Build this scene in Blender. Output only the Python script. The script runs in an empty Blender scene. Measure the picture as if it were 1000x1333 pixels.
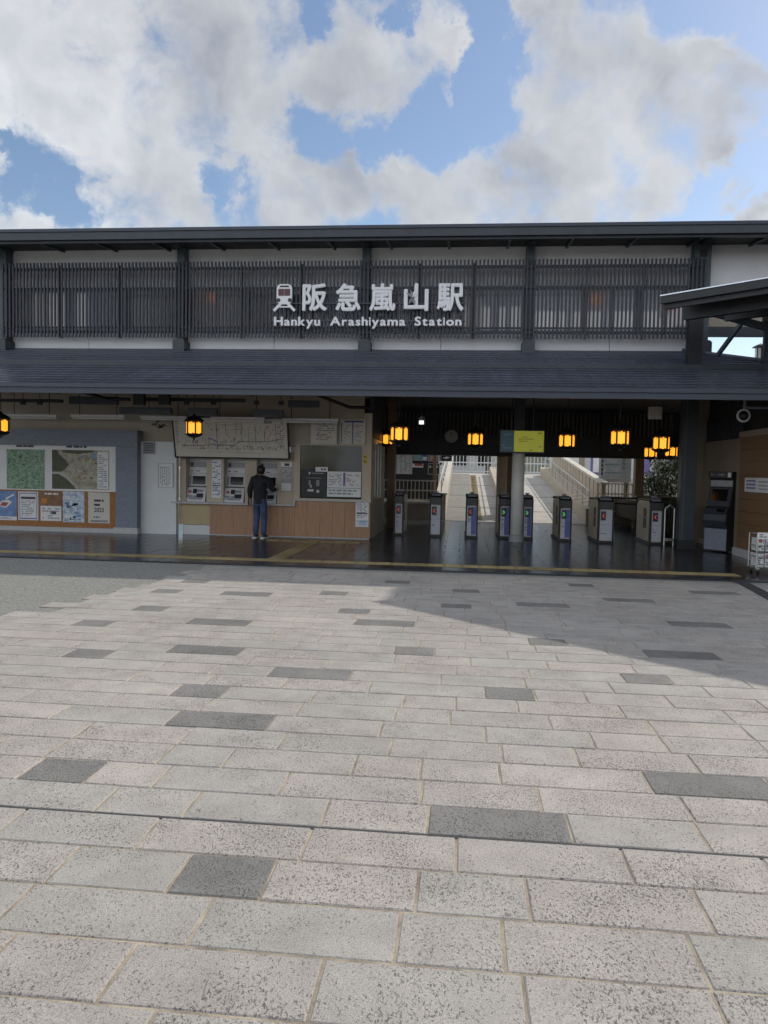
import bpy, bmesh, math, random
from mathutils import Vector, Matrix
rnd = random.Random(7)
sc = bpy.context.scene
col = sc.collection
R_ = math.radians

# ------------------------------------------------------------------ camera
CAM_H, YAW, PITCH, ROLL = 1.6, R_(5.7), R_(-3.1), R_(1.15)
fwd = Vector((-math.sin(YAW)*math.cos(PITCH), math.cos(YAW)*math.cos(PITCH), math.sin(PITCH)))
r0 = Vector((math.cos(YAW), math.sin(YAW), 0)); u0 = r0.cross(fwd)
rgt = r0*math.cos(ROLL) + u0*math.sin(ROLL)
upv = -r0*math.sin(ROLL) + u0*math.cos(ROLL)
cd = bpy.data.cameras.new('camera'); cam = bpy.data.objects.new('camera', cd); col.objects.link(cam)
cd.sensor_fit = 'HORIZONTAL'; cd.sensor_width = 36; cd.lens = 36; cd.clip_end = 3000; cd.clip_start = .05
m3 = Matrix((rgt, upv, -fwd)).transposed(); cam.matrix_world = Matrix.Translation((0, 0, CAM_H)) @ m3.to_4x4()
sc.camera = cam

def at(px, py, Y):
    """point of the plane y = Y seen at a photo position (used to measure real sizes off the photograph)"""
    d = fwd + rgt*(px-500)/1000 - upv*(py-666.5)/1000
    return Vector((0, 0, CAM_H)) + d*(Y/d.y)
def gnd(px, py, Z=0):
    d = fwd + rgt*(px-500)/1000 - upv*(py-666.5)/1000
    return Vector((0, 0, CAM_H)) + d*((Z-CAM_H)/d.z)
def rc(x0, y0, x1, y1, Y):
    ym, xm = (y0+y1)/2, (x0+x1)/2
    return at(x0, ym, Y).x, at(x1, ym, Y).x, at(xm, y1, Y).z, at(xm, y0, Y).z

# ------------------------------------------------------------------ sky, sun, exposure
SUN = Vector((.926, .86, 1.0)).normalized()
SUN_EL, SUN_AZ = math.asin(SUN.z), math.atan2(SUN.x, SUN.y)
world = bpy.data.worlds.new('World'); sc.world = world; world.use_nodes = True
world.cycles.sampling_method = 'MANUAL'; world.cycles.sample_map_resolution = 256
nt = world.node_tree; nt.nodes.clear()
def N(t, **k):
    n = nt.nodes.new(t)
    for a, b in k.items(): setattr(n, a, b)
    return n
def L(a, b): nt.links.new(a, b)
def Mth(op, a, b=None, c=None, clamp=False):
    n = N('ShaderNodeMath', operation=op); n.use_clamp = clamp
    for i, v in enumerate((a, b, c)):
        if v is None: continue
        if hasattr(v, 'links'): L(v, n.inputs[i])
        else: n.inputs[i].default_value = v
    return n.outputs[0]
sky = N('ShaderNodeTexSky', sky_type='NISHITA'); sky.sun_disc = False
sky.sun_elevation = SUN_EL; sky.sun_rotation = SUN_AZ; sky.altitude = 50; sky.air_density = 1.0; sky.dust_density = .6; sky.ozone_density = 2.2
tc = N('ShaderNodeTexCoord')
wn = N('ShaderNodeTexNoise'); wn.inputs['Scale'].default_value = 10; wn.inputs['Detail'].default_value = 7; wn.inputs['Roughness'].default_value = .64
L(tc.outputs['Generated'], wn.inputs['Vector'])
wsub = N('ShaderNodeVectorMath', operation='SUBTRACT'); L(wn.outputs['Color'], wsub.inputs[0]); wsub.inputs[1].default_value = (.5, .5, .5)
wsc = N('ShaderNodeVectorMath', operation='SCALE'); L(wsub.outputs[0], wsc.inputs[0]); wsc.inputs['Scale'].default_value = .15
wadd = N('ShaderNodeVectorMath', operation='ADD'); L(tc.outputs['Generated'], wadd.inputs[0]); L(wsc.outputs[0], wadd.inputs[1])
wnm = N('ShaderNodeVectorMath', operation='NORMALIZE'); L(wadd.outputs[0], wnm.inputs[0])
dirv = wnm.outputs[0]
CL = [(20,40,150),(150,50,150),(290,50,130),(60,150,120),(170,160,110),(270,140,100),(400,70,95),(330,95,90),(470,60,75),(540,50,65),(575,60,52),(570,90,48),(500,100,62),(440,110,60),
      (150,230,75),(180,275,60),(240,280,50),(230,215,70),(310,205,65),(370,215,62),(430,215,50),(400,255,60),(460,250,55),(340,285,45),(520,240,50),(0,280,40),(30,300,45),(565,245,50),
      (740,90,75),(800,80,85),(860,75,85),(930,85,70),(970,80,40),(715,130,60),(760,160,85),(850,150,80),(910,140,60),(620,205,55),(690,210,62),(760,215,70),(850,205,65),(930,185,48),(640,240,50),
      (600,275,60),(680,285,60),(760,260,60),(830,255,50),(690,12,48),(740,20,36),(990,262,28),(940,245,20),(120,310,60),(-120,90,200),(1090,100,90)]
f = None
for (px, py, rr) in CL:
    d = (fwd + rgt*(px-500)/1000 - upv*(py-666.5)/1000).normalized()
    d2 = (fwd + rgt*(px+rr*1.25-500)/1000 - upv*(py-666.5)/1000).normalized()
    dp = N('ShaderNodeVectorMath', operation='DOT_PRODUCT'); L(dirv, dp.inputs[0]); dp.inputs[1].default_value = d
    cr = d.dot(d2)
    v = Mth('MULTIPLY_ADD', dp.outputs['Value'], 1/(1-cr), -cr/(1-cr))
    f = v if f is None else Mth('SMOOTH_MAX', f, v, .25)
f = Mth('MAXIMUM', f, -.6)
for (px, py, rr) in [(490,165,48),(560,160,50),(640,130,54),(640,60,50),(628,95,46),(620,10,45),(50,235,58),(100,265,42),(20,215,30),(290,238,34),(410,168,44),(915,252,42),(985,200,36),(610,165,42),(515,15,24),(900,5,62),(975,15,60),(405,0,34)]:
    d = (fwd + rgt*(px-500)/1000 - upv*(py-666.5)/1000).normalized()
    d2 = (fwd + rgt*(px+rr*1.1-500)/1000 - upv*(py-666.5)/1000).normalized(); cr = d.dot(d2)
    dp = N('ShaderNodeVectorMath', operation='DOT_PRODUCT'); L(dirv, dp.inputs[0]); dp.inputs[1].default_value = d
    f = Mth('SUBTRACT', f, Mth('MULTIPLY', Mth('MULTIPLY_ADD', dp.outputs['Value'], 1/(1-cr), -cr/(1-cr), clamp=True), .9))
# the rest of the sky carries the same broken cloud
gn = N('ShaderNodeTexNoise'); gn.inputs['Scale'].default_value = 3.2; gn.inputs['Detail'].default_value = 3
L(dirv, gn.inputs['Vector'])
gen = Mth('MULTIPLY_ADD', gn.outputs['Fac'], 6, -2.0)
dc = (fwd + upv*.5).normalized()
dp = N('ShaderNodeVectorMath', operation='DOT_PRODUCT'); L(tc.outputs['Generated'], dp.inputs[0]); dp.inputs[1].default_value = dc
inside = N('ShaderNodeMapRange'); inside.interpolation_type = 'SMOOTHSTEP'
inside.inputs['From Min'].default_value = .74; inside.inputs['From Max'].default_value = .86
L(dp.outputs['Value'], inside.inputs['Value'])
f = Mth('ADD', Mth('MULTIPLY', f, inside.outputs[0]), Mth('MULTIPLY', gen, Mth('SUBTRACT', 1, inside.outputs[0])))
fn = N('ShaderNodeTexNoise'); fn.inputs['Scale'].default_value = 13; fn.inputs['Detail'].default_value = 7; fn.inputs['Roughness'].default_value = .6; fn.inputs['Distortion'].default_value = .3
L(tc.outputs['Generated'], fn.inputs['Vector'])
f = Mth('ADD', f, Mth('MULTIPLY_ADD', fn.outputs['Fac'], 3.0, -1.62))
mask = N('ShaderNodeMapRange'); mask.interpolation_type = 'SMOOTHSTEP'
mask.inputs['From Min'].default_value = -.15; mask.inputs['From Max'].default_value = .9; L(f, mask.inputs['Value'])
thick = N('ShaderNodeMapRange'); thick.interpolation_type = 'SMOOTHSTEP'
thick.inputs['From Min'].default_value = .3; thick.inputs['From Max'].default_value = 1.6; L(f, thick.inputs['Value'])
fo_ = N('ShaderNodeVectorMath', operation='ADD'); L(tc.outputs['Generated'], fo_.inputs[0]); fo_.inputs[1].default_value = (.026, 0, .026)
fn2 = N('ShaderNodeTexNoise'); L(fo_.outputs[0], fn2.inputs['Vector'])
for k_ in ('Scale', 'Detail', 'Roughness', 'Distortion'): fn2.inputs[k_].default_value = fn.inputs[k_].default_value if k_ != 'Detail' else 3
relief = Mth('MULTIPLY', Mth('SUBTRACT', fn2.outputs['Fac'], fn.outputs['Fac']), 1.3)
bn = N('ShaderNodeTexNoise'); bn.inputs['Scale'].default_value = 6; bn.inputs['Detail'].default_value = 3; L(dirv, bn.inputs['Vector'])
shade = Mth('ADD', Mth('ADD', Mth('MULTIPLY', thick.outputs[0], .55), relief), Mth('MULTIPLY_ADD', bn.outputs['Fac'], 1.5, -.58), clamp=True)
cc = N('ShaderNodeMix', data_type='RGBA'); cc.clamp_result = False
cc.inputs['A'].default_value = (2.2, 2.24, 2.3, 1); cc.inputs['B'].default_value = (1.08, 1.16, 1.33, 1); L(shade, cc.inputs['Factor'])
skg = N('ShaderNodeMix', data_type='RGBA', blend_type='MULTIPLY'); skg.inputs['Factor'].default_value = 1
L(sky.outputs[0], skg.inputs['A']); skg.inputs['B'].default_value = (.60, .58, .56, 1)
# clouds lit from the front, away from the sun, are brighter than the back-lit ones near it
dps = N('ShaderNodeVectorMath', operation='DOT_PRODUCT'); L(tc.outputs['Generated'], dps.inputs[0]); dps.inputs[1].default_value = SUN
csc = N('ShaderNodeVectorMath', operation='SCALE'); L(cc.outputs['Result'], csc.inputs[0]); L(Mth('MULTIPLY_ADD', Mth('SMOOTH_MIN', dps.outputs['Value'], .45, .4), -2.5, 2.5), csc.inputs['Scale'])
mx = N('ShaderNodeMix', data_type='RGBA'); L(Mth('MULTIPLY', mask.outputs[0], .93), mx.inputs['Factor'])
L(skg.outputs['Result'], mx.inputs['A']); L(csc.outputs[0], mx.inputs['B'])
bg = N('ShaderNodeBackground'); bg.inputs['Strength'].default_value = .15; L(mx.outputs['Result'], bg.inputs['Color'])
wo = N('ShaderNodeOutputWorld'); L(bg.outputs[0], wo.inputs[0])
sd = bpy.data.lights.new('sun', 'SUN'); sd.energy = 2.0; sd.angle = R_(.55); sd.color = (1, .93, .84)
so = bpy.data.objects.new('sun', sd); col.objects.link(so); so.location = (20, 40, 40)
so.rotation_euler = (-SUN).to_track_quat('-Z', 'Y').to_euler()
sc.view_settings.view_transform = 'Standard'; sc.view_settings.look = 'None'; sc.view_settings.gamma = 1
sc.view_settings.exposure = 0.62; sc.view_settings.use_curve_mapping = False
sc.cycles.max_bounces = 6; sc.cycles.transparent_max_bounces = 12; sc.cycles.use_denoising = True; sc.cycles.use_adaptive_sampling = True; sc.cycles.adaptive_threshold = .02
sc.cycles.caustics_reflective = False; sc.cycles.caustics_refractive = False; sc.cycles.sample_clamp_indirect = 6

# ------------------------------------------------------------------ materials
MATS = {}
def mat(name, c, rough=.6, var=.12, scale=6, bump=0, bscale=40, metal=0, spec=.5, c2=None, stretch=None, rvar=.1, orand=0):
    if name in MATS: return MATS[name]
    m = bpy.data.materials.new(name); m.use_nodes = True; t = m.node_tree
    b = t.nodes['Principled BSDF']; b.inputs['Metallic'].default_value = metal; b.inputs['Specular IOR Level'].default_value = spec
    g = t.nodes.new('ShaderNodeNewGeometry')
    vec = g.outputs['Position']
    if stretch:
        mp = t.nodes.new('ShaderNodeMapping'); mp.inputs['Scale'].default_value = stretch; t.links.new(vec, mp.inputs['Vector']); vec = mp.outputs[0]
    oi = t.nodes.new('ShaderNodeObjectInfo') if orand else None
    n = t.nodes.new('ShaderNodeTexNoise'); n.inputs['Scale'].default_value = scale; n.inputs['Detail'].default_value = 6; n.inputs['Roughness'].default_value = .6
    t.links.new(vec, n.inputs['Vector'])
    r = t.nodes.new('ShaderNodeValToRGB')
    lo = tuple(max(0, x*(1-var)) for x in c); hi = tuple(x*(1+var) for x in c) if c2 is None else c2
    r.color_ramp.elements[0].position = .3; r.color_ramp.elements[0].color = (*lo, 1)
    r.color_ramp.elements[1].position = .7; r.color_ramp.elements[1].color = (*hi, 1)
    t.links.new(n.outputs['Fac'], r.inputs['Fac']); cout = r.outputs['Color']
    if orand:
        mr = t.nodes.new('ShaderNodeMapRange'); mr.inputs['To Min'].default_value = 1-orand; mr.inputs['To Max'].default_value = 1+orand; t.links.new(oi.outputs['Random'], mr.inputs['Value'])
        vm_ = t.nodes.new('ShaderNodeVectorMath'); vm_.operation = 'SCALE'; t.links.new(cout, vm_.inputs[0]); t.links.new(mr.outputs[0], vm_.inputs['Scale']); cout = vm_.outputs[0]
    t.links.new(cout, b.inputs['Base Color'])
    q = t.nodes.new('ShaderNodeMapRange'); q.inputs['To Min'].default_value = max(.02, rough-rvar); q.inputs['To Max'].default_value = min(1, rough+rvar)
    t.links.new(n.outputs['Fac'], q.inputs['Value']); t.links.new(q.outputs[0], b.inputs['Roughness'])
    if bump:
        n2 = t.nodes.new('ShaderNodeTexNoise'); n2.inputs['Scale'].default_value = bscale; n2.inputs['Detail'].default_value = 4; t.links.new(vec, n2.inputs['Vector'])
        bu = t.nodes.new('ShaderNodeBump'); bu.inputs['Strength'].default_value = bump; bu.inputs['Distance'].default_value = .02
        t.links.new(n2.outputs['Fac'], bu.inputs['Height']); t.links.new(bu.outputs[0], b.inputs['Normal'])
    MATS[name] = m; return m
def emit(name, c, s):
    if name in MATS: return MATS[name]
    m = bpy.data.materials.new(name); m.use_nodes = True; b = m.node_tree.nodes['Principled BSDF']
    b.inputs['Base Color'].default_value = (*[min(1, x*.8) for x in c], 1); b.inputs['Emission Color'].default_value = (*c, 1); b.inputs['Emission Strength'].default_value = s
    b.inputs['Roughness'].default_value = .4
    MATS[name] = m; return m
def glass(name, tint=(.8, .85, .85), refl=.06, rough=.03):
    if name in MATS: return MATS[name]
    m = bpy.data.materials.new(name); m.use_nodes = True; t = m.node_tree; t.nodes.clear()
    tr = t.nodes.new('ShaderNodeBsdfTransparent'); tr.inputs[0].default_value = (*tint, 1)
    gl = t.nodes.new('ShaderNodeBsdfGlossy'); gl.inputs['Roughness'].default_value = rough
    fr = t.nodes.new('ShaderNodeFresnel'); fr.inputs['IOR'].default_value = 1.5
    ad = t.nodes.new('ShaderNodeMath'); ad.operation = 'ADD'; ad.inputs[1].default_value = refl; t.links.new(fr.outputs[0], ad.inputs[0])
    mi = t.nodes.new('ShaderNodeMixShader'); t.links.new(ad.outputs[0], mi.inputs[0]); t.links.new(tr.outputs[0], mi.inputs[1]); t.links.new(gl.outputs[0], mi.inputs[2])
    o = t.nodes.new('ShaderNodeOutputMaterial'); t.links.new(mi.outputs[0], o.inputs[0]); MATS[name] = m; return m
def frosted(name):
    m = bpy.data.materials.new(name); m.use_nodes = True; t = m.node_tree; t.nodes.clear()
    df = t.nodes.new('ShaderNodeBsdfDiffuse'); df.inputs[0].default_value = (.26, .27, .29, 1)
    tl = t.nodes.new('ShaderNodeBsdfTranslucent'); tl.inputs[0].default_value = (.80, .81, .83, 1)
    gl = t.nodes.new('ShaderNodeBsdfGlossy'); gl.inputs['Roughness'].default_value = .15
    a = t.nodes.new('ShaderNodeMixShader'); a.inputs[0].default_value = .66; t.links.new(df.outputs[0], a.inputs[1]); t.links.new(tl.outputs[0], a.inputs[2])
    b = t.nodes.new('ShaderNodeMixShader'); b.inputs[0].default_value = .08; t.links.new(a.outputs[0], b.inputs[1]); t.links.new(gl.outputs[0], b.inputs[2])
    o = t.nodes.new('ShaderNodeOutputMaterial'); t.links.new(b.outputs[0], o.inputs[0]); MATS[name] = m; return m

def granite(name, ca, cb, fleck, fdens, rough=.75):
    """flamed granite: tone per slab, fine grain, dark pits, worn stains"""
    m = bpy.data.materials.new(name); m.use_nodes = True; t = m.node_tree; b = t.nodes['Principled BSDF']
    n = t.nodes.new; l = t.links.new
    g = n('ShaderNodeNewGeometry'); oi = n('ShaderNodeObjectInfo')
    ad = n('ShaderNodeMath'); ad.operation = 'ADD'; l(g.outputs['Random Per Island'], ad.inputs[0]); l(oi.outputs['Random'], ad.inputs[1])
    fr = n('ShaderNodeMath'); fr.operation = 'FRACT'; l(ad.outputs[0], fr.inputs[0])
    tone = n('ShaderNodeMix'); tone.data_type = 'RGBA'; tone.inputs['A'].default_value = (*ca, 1); tone.inputs['B'].default_value = (*cb, 1); l(fr.outputs[0], tone.inputs['Factor'])
    # per-slab offset so neighbours do not share one pattern
    of = n('ShaderNodeVectorMath'); of.operation = 'SCALE'; of.inputs[0].default_value = (31, 17, 5); l(fr.outputs[0], of.inputs['Scale'])
    pv = n('ShaderNodeVectorMath'); pv.operation = 'ADD'; l(g.outputs['Position'], pv.inputs[0]); l(of.outputs[0], pv.inputs[1])
    def noise(s, d, r, v=pv.outputs[0], dist=0):
        q = n('ShaderNodeTexNoise'); q.inputs['Scale'].default_value = s; q.inputs['Detail'].default_value = d; q.inputs['Roughness'].default_value = r; q.inputs['Distortion'].default_value = dist; l(v, q.inputs['Vector']); return q.outputs['Fac']
    def rng(v, a, c, lo, hi):
        q = n('ShaderNodeMapRange'); q.inputs['From Min'].default_value = a; q.inputs['From Max'].default_value = c; q.inputs['To Min'].default_value = lo; q.inputs['To Max'].default_value = hi; l(v, q.inputs['Value']); return q.outputs[0]
    def mulc(cin, v):
        q = n('ShaderNodeVectorMath'); q.operation = 'SCALE'; l(cin, q.inputs[0]); l(v, q.inputs['Scale']); return q.outputs[0]
    c = mulc(tone.outputs['Result'], rng(noise(170, 4, .75), .3, .7, .62, 1.36))
    c = mulc(c, rng(noise(5, 4, .6), .3, .7, .88, 1.1))
    big = noise(.7, 4, .55, g.outputs['Position']); c = mulc(c, rng(big, .3, .7, .86, 1.1))
    mp = n('ShaderNodeMapping'); mp.inputs['Rotation'].default_value = (0, 0, .7); mp.inputs['Scale'].default_value = (1, .62, 1); l(pv.outputs[0], mp.inputs['Vector'])
    pit = noise(118, 3, .6, mp.outputs[0], .6)
    dn = n('ShaderNodeMath'); dn.operation = 'MULTIPLY_ADD'; dn.inputs[1].default_value = -.035; l(fr.outputs[0], dn.inputs[0]); l(rng(noise(2.6, 3, .5), .35, .68, fdens+.08, fdens-.01), dn.inputs[2])
    dens = dn.outputs[0]
    sb = n('ShaderNodeMath'); sb.operation = 'SUBTRACT'; l(pit, sb.inputs[0]); l(dens, sb.inputs[1])
    pm = rng(sb.outputs[0], 0, .11, 0, 1)
    fl = n('ShaderNodeMix'); fl.data_type = 'RGBA'; l(c, fl.inputs['A']); fl.inputs['B'].default_value = (*fleck, 1)
    pmx = n('ShaderNodeMath'); pmx.operation = 'MULTIPLY'; l(pm, pmx.inputs[0]); pmx.inputs[1].default_value = .8
    l(pmx.outputs[0], fl.inputs['Factor']); l(fl.outputs['Result'], b.inputs['Base Color'])
    b.inputs['Roughness'].default_value = rough; b.inputs['Specular IOR Level'].default_value = .35
    h = n('ShaderNodeMath'); h.operation = 'MULTIPLY_ADD'; l(pm, h.inputs[0]); h.inputs[1].default_value = -.9; l(noise(170, 3, .7), h.inputs[2])
    bu = n('ShaderNodeBump'); bu.inputs['Strength'].default_value = .6; bu.inputs['Distance'].default_value = .006; l(h.outputs[0], bu.inputs['Height']); l(bu.outputs[0], b.inputs['Normal'])
    MATS[name] = m; return m

granite('granite', (.392, .375, .345), (.445, .405, .37), (.07, .067, .064), .543)
granite('granite_dark', (.20, .197, .185), (.25, .243, .228), (.06, .06, .06), .52)
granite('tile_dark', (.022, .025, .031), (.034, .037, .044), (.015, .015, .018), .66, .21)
MATS['tile_dark'].node_tree.nodes['Principled BSDF'].inputs['Specular IOR Level'].default_value = .45
for nn in MATS['tile_dark'].node_tree.nodes:
    if nn.type == 'BUMP': nn.inputs['Strength'].default_value = .2; nn.inputs['Distance'].default_value = .0015
mat('mortar', (.36, .305, .23), .9, .45, 6, .4, 120)
mat('joint_dark', (.05, .05, .05), .9, .3, 20)
mat('asphalt', (.26, .26, .24), .9, .5, 40, .8, 120)
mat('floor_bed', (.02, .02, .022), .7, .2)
mat('tactile', (.30, .235, .115), .6, .35, 1.2, .1)
mat('white_wall', (.85, .85, .87), .6, .05, 2)
mat('white_paint', (.64, .66, .66), .5, .05, 3)
mat('steel_dark', (.035, .043, .055), .45, .25, 4)
mat('steel_teal', (.06, .085, .095), .45, .25, 5)
mat('slat_dark', (.030, .034, .045), .5, .25, 5)
mat('roof_metal', (.036, .044, .070), .38, .45, 2.2, .15, 12, 0, .5, None, (2.5, .35, .35), .1, .22)
mat('fascia_blue', (.030, .040, .066), .35, .25, 2)
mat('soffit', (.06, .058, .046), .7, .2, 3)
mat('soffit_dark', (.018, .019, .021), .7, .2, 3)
mat('near_black', (.012, .013, .016), .5, .2, 4)
mat('beige_wall', (.43, .37, .30), .7, .08, 2)
mat('tan_panel', (.50, .43, .33), .6, .07, 3)
mat('pale_yellow', (.46, .36, .20), .55, .08, 3)
mat('wood_dado', (.36, .205, .115), .5, .22, 5, .05, 30, 0, .5, None, (9, 9, .6), .1, .06)
mat('wood_wall', (.21, .12, .058), .5, .2, 4, .05, 30, 0, .5, None, (1, 1, 9))
mat('brown_wall', (.30, .245, .19), .7, .12, 2)
mat('stone_blue', (.20, .225, .275), .7, .2, 30, .1, 90)
mat('stone_pale', (.48, .48, .47), .7, .1, 12)
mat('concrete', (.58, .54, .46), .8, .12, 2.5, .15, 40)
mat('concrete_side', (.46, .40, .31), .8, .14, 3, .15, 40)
mat('ramp_grey', (.47, .445, .395), .85, .14, 2.5, .2, 60)
mat('ramp_shade', (.25, .243, .222), .9, .15, 3, .2, 60)
mat('brown_post', (.19, .135, .08), .6, .2, 3)
mat('rail_steel', (.50, .49, .46), .35, .1, 6, 0, 40, .7)
mat('grey_column', (.68, .68, .65), .4, .08, 4)
mat('black_plastic', (.015, .016, .018), .35, .2, 5)
mat('machine_white', (.62, .62, .63), .4, .06, 5)
mat('machine_grey', (.28, .29, .31), .4, .1, 6)
mat('gate_beige', (.52, .46, .36), .42, .08, 4)
mat('gate_blue', (.10, .12, .36), .4, .1, 5)
mat('gate_white', (.50, .52, .57), .4, .06, 5)
mat('screen_black', (.006, .006, .008), .12, .1)
mat('paper', (.72, .72, .71), .7, .05, 4)
mat('paper_cream', (.60, .57, .50), .7, .06, 4)
mat('paper_blue', (.16, .26, .48), .6, .35, 9)
mat('paper_sky', (.30, .46, .68), .6, .4, 11, 0, 40, 0, .5, (.75, .8, .85))
mat('paper_brown', (.24, .12, .06), .6, .4, 12)
mat('paper_black', (.012, .012, .014), .5, .2)
mat('ink', (.06, .06, .07), .7, .2)
mat('ink_grey', (.26, .26, .28), .7, .2)
mat('ink_blue', (.05, .09, .32), .7, .2)
mat('ink_red', (.36, .09, .08), .7, .2)
mat('ink_green', (.06, .25, .10), .7, .2)
mat('ink_orange', (.55, .22, .05), .7, .2)
mat('ink_purple', (.16, .13, .34), .7, .2)
mat('map_green', (.17, .31, .17), .7, .5, 14, 0, 40, 0, .5, (.36, .50, .36))
mat('map_tan', (.36, .32, .22), .7, .35, 10, 0, 40, 0, .5, (.52, .49, .38))
mat('map_olive', (.085, .09, .055), .7, .3, 10)
mat('map_water', (.22, .33, .40), .7, .2, 6)
mat('map_river', (.44, .45, .42), .7, .1, 6)
mat('cork', (.33, .155, .055), .8, .25, 22)
mat('sticker_yellow', (.60, .42, .04), .6, .1)
mat('sign_letter', (.86, .86, .88), .45, .03, 4)
mat('sign_window', (.12, .03, .045), .4, .2)
mat('clock_face', (.48, .47, .44), .5, .05, 4)
mat('lantern_frame', (.012, .010, .009), .45, .3, 20)
mat('cloth_black', (.014, .015, .020), .85, .5, 9, 1.0, 11)
mat('denim', (.05, .075, .15), .85, .5, 7, 1.0, 13)
mat('skin', (.42, .26, .19), .55, .1, 12)
mat('hair', (.010, .009, .009), .5, .3, 60)
mat('shoe', (.02, .02, .025), .6, .2, 30)
mat('sole_white', (.6, .6, .58), .6, .1)
mat('leaf', (.035, .070, .022), .55, .5, 5, 0, 40, 0, .4, (.10, .16, .05))
mat('leaf_olive', (.06, .085, .035), .6, .5, 4, 0, 40, 0, .4, (.15, .17, .08))
mat('hill_wood', (.06, .075, .05), .9, .5, .08, 1, .3, 0, .2, (.12, .13, .085))
mat('bark', (.09, .07, .05), .85, .3, 9, .4, 30)
mat('soil', (.06, .05, .035), .9, .3, 20)
mat('house_wall', (.55, .54, .52), .7, .08, 2)
mat('house_roof', (.11, .11, .12), .6, .2, 4)
mat('curtain', (.70, .68, .66), .7, .08, 3)
mat('poster_teal', (.22, .36, .38), .5, .3, 9)
mat('poster_pale', (.50, .58, .60), .5, .25, 7, 0, 40, 0, .5, (.68, .70, .66))
mat('gutter_metal', (.55, .58, .62), .25, .1, 8, 0, 40, .8)
mat('rack_paper', (.55, .56, .56), .6, .4, 24, 0, 40, 0, .5, (.72, .73, .73))
emit('lantern_glow', (1.0, .40, .03), .88)
emit('lantern_core', (1.0, .5, .05), 1.0)
emit('lamp_warm', (1.0, .28, .05), .9)
emit('lamp_white', (.9, .93, 1.0), .9)
emit('screen_yellow', (.32, .33, .035), .3)
emit('screen_teal', (.02, .05, .065), .25)
emit('screen_text', (.14, .17, .02), .25)
emit('led_red', (.7, .07, .05), .3)
emit('led_green', (.08, .5, .14), .3)
glass('pane_clear'); glass('pane_dark', (.25, .28, .27), .0)
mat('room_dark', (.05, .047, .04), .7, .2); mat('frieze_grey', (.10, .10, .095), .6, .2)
frosted('pane_frosted')

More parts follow.
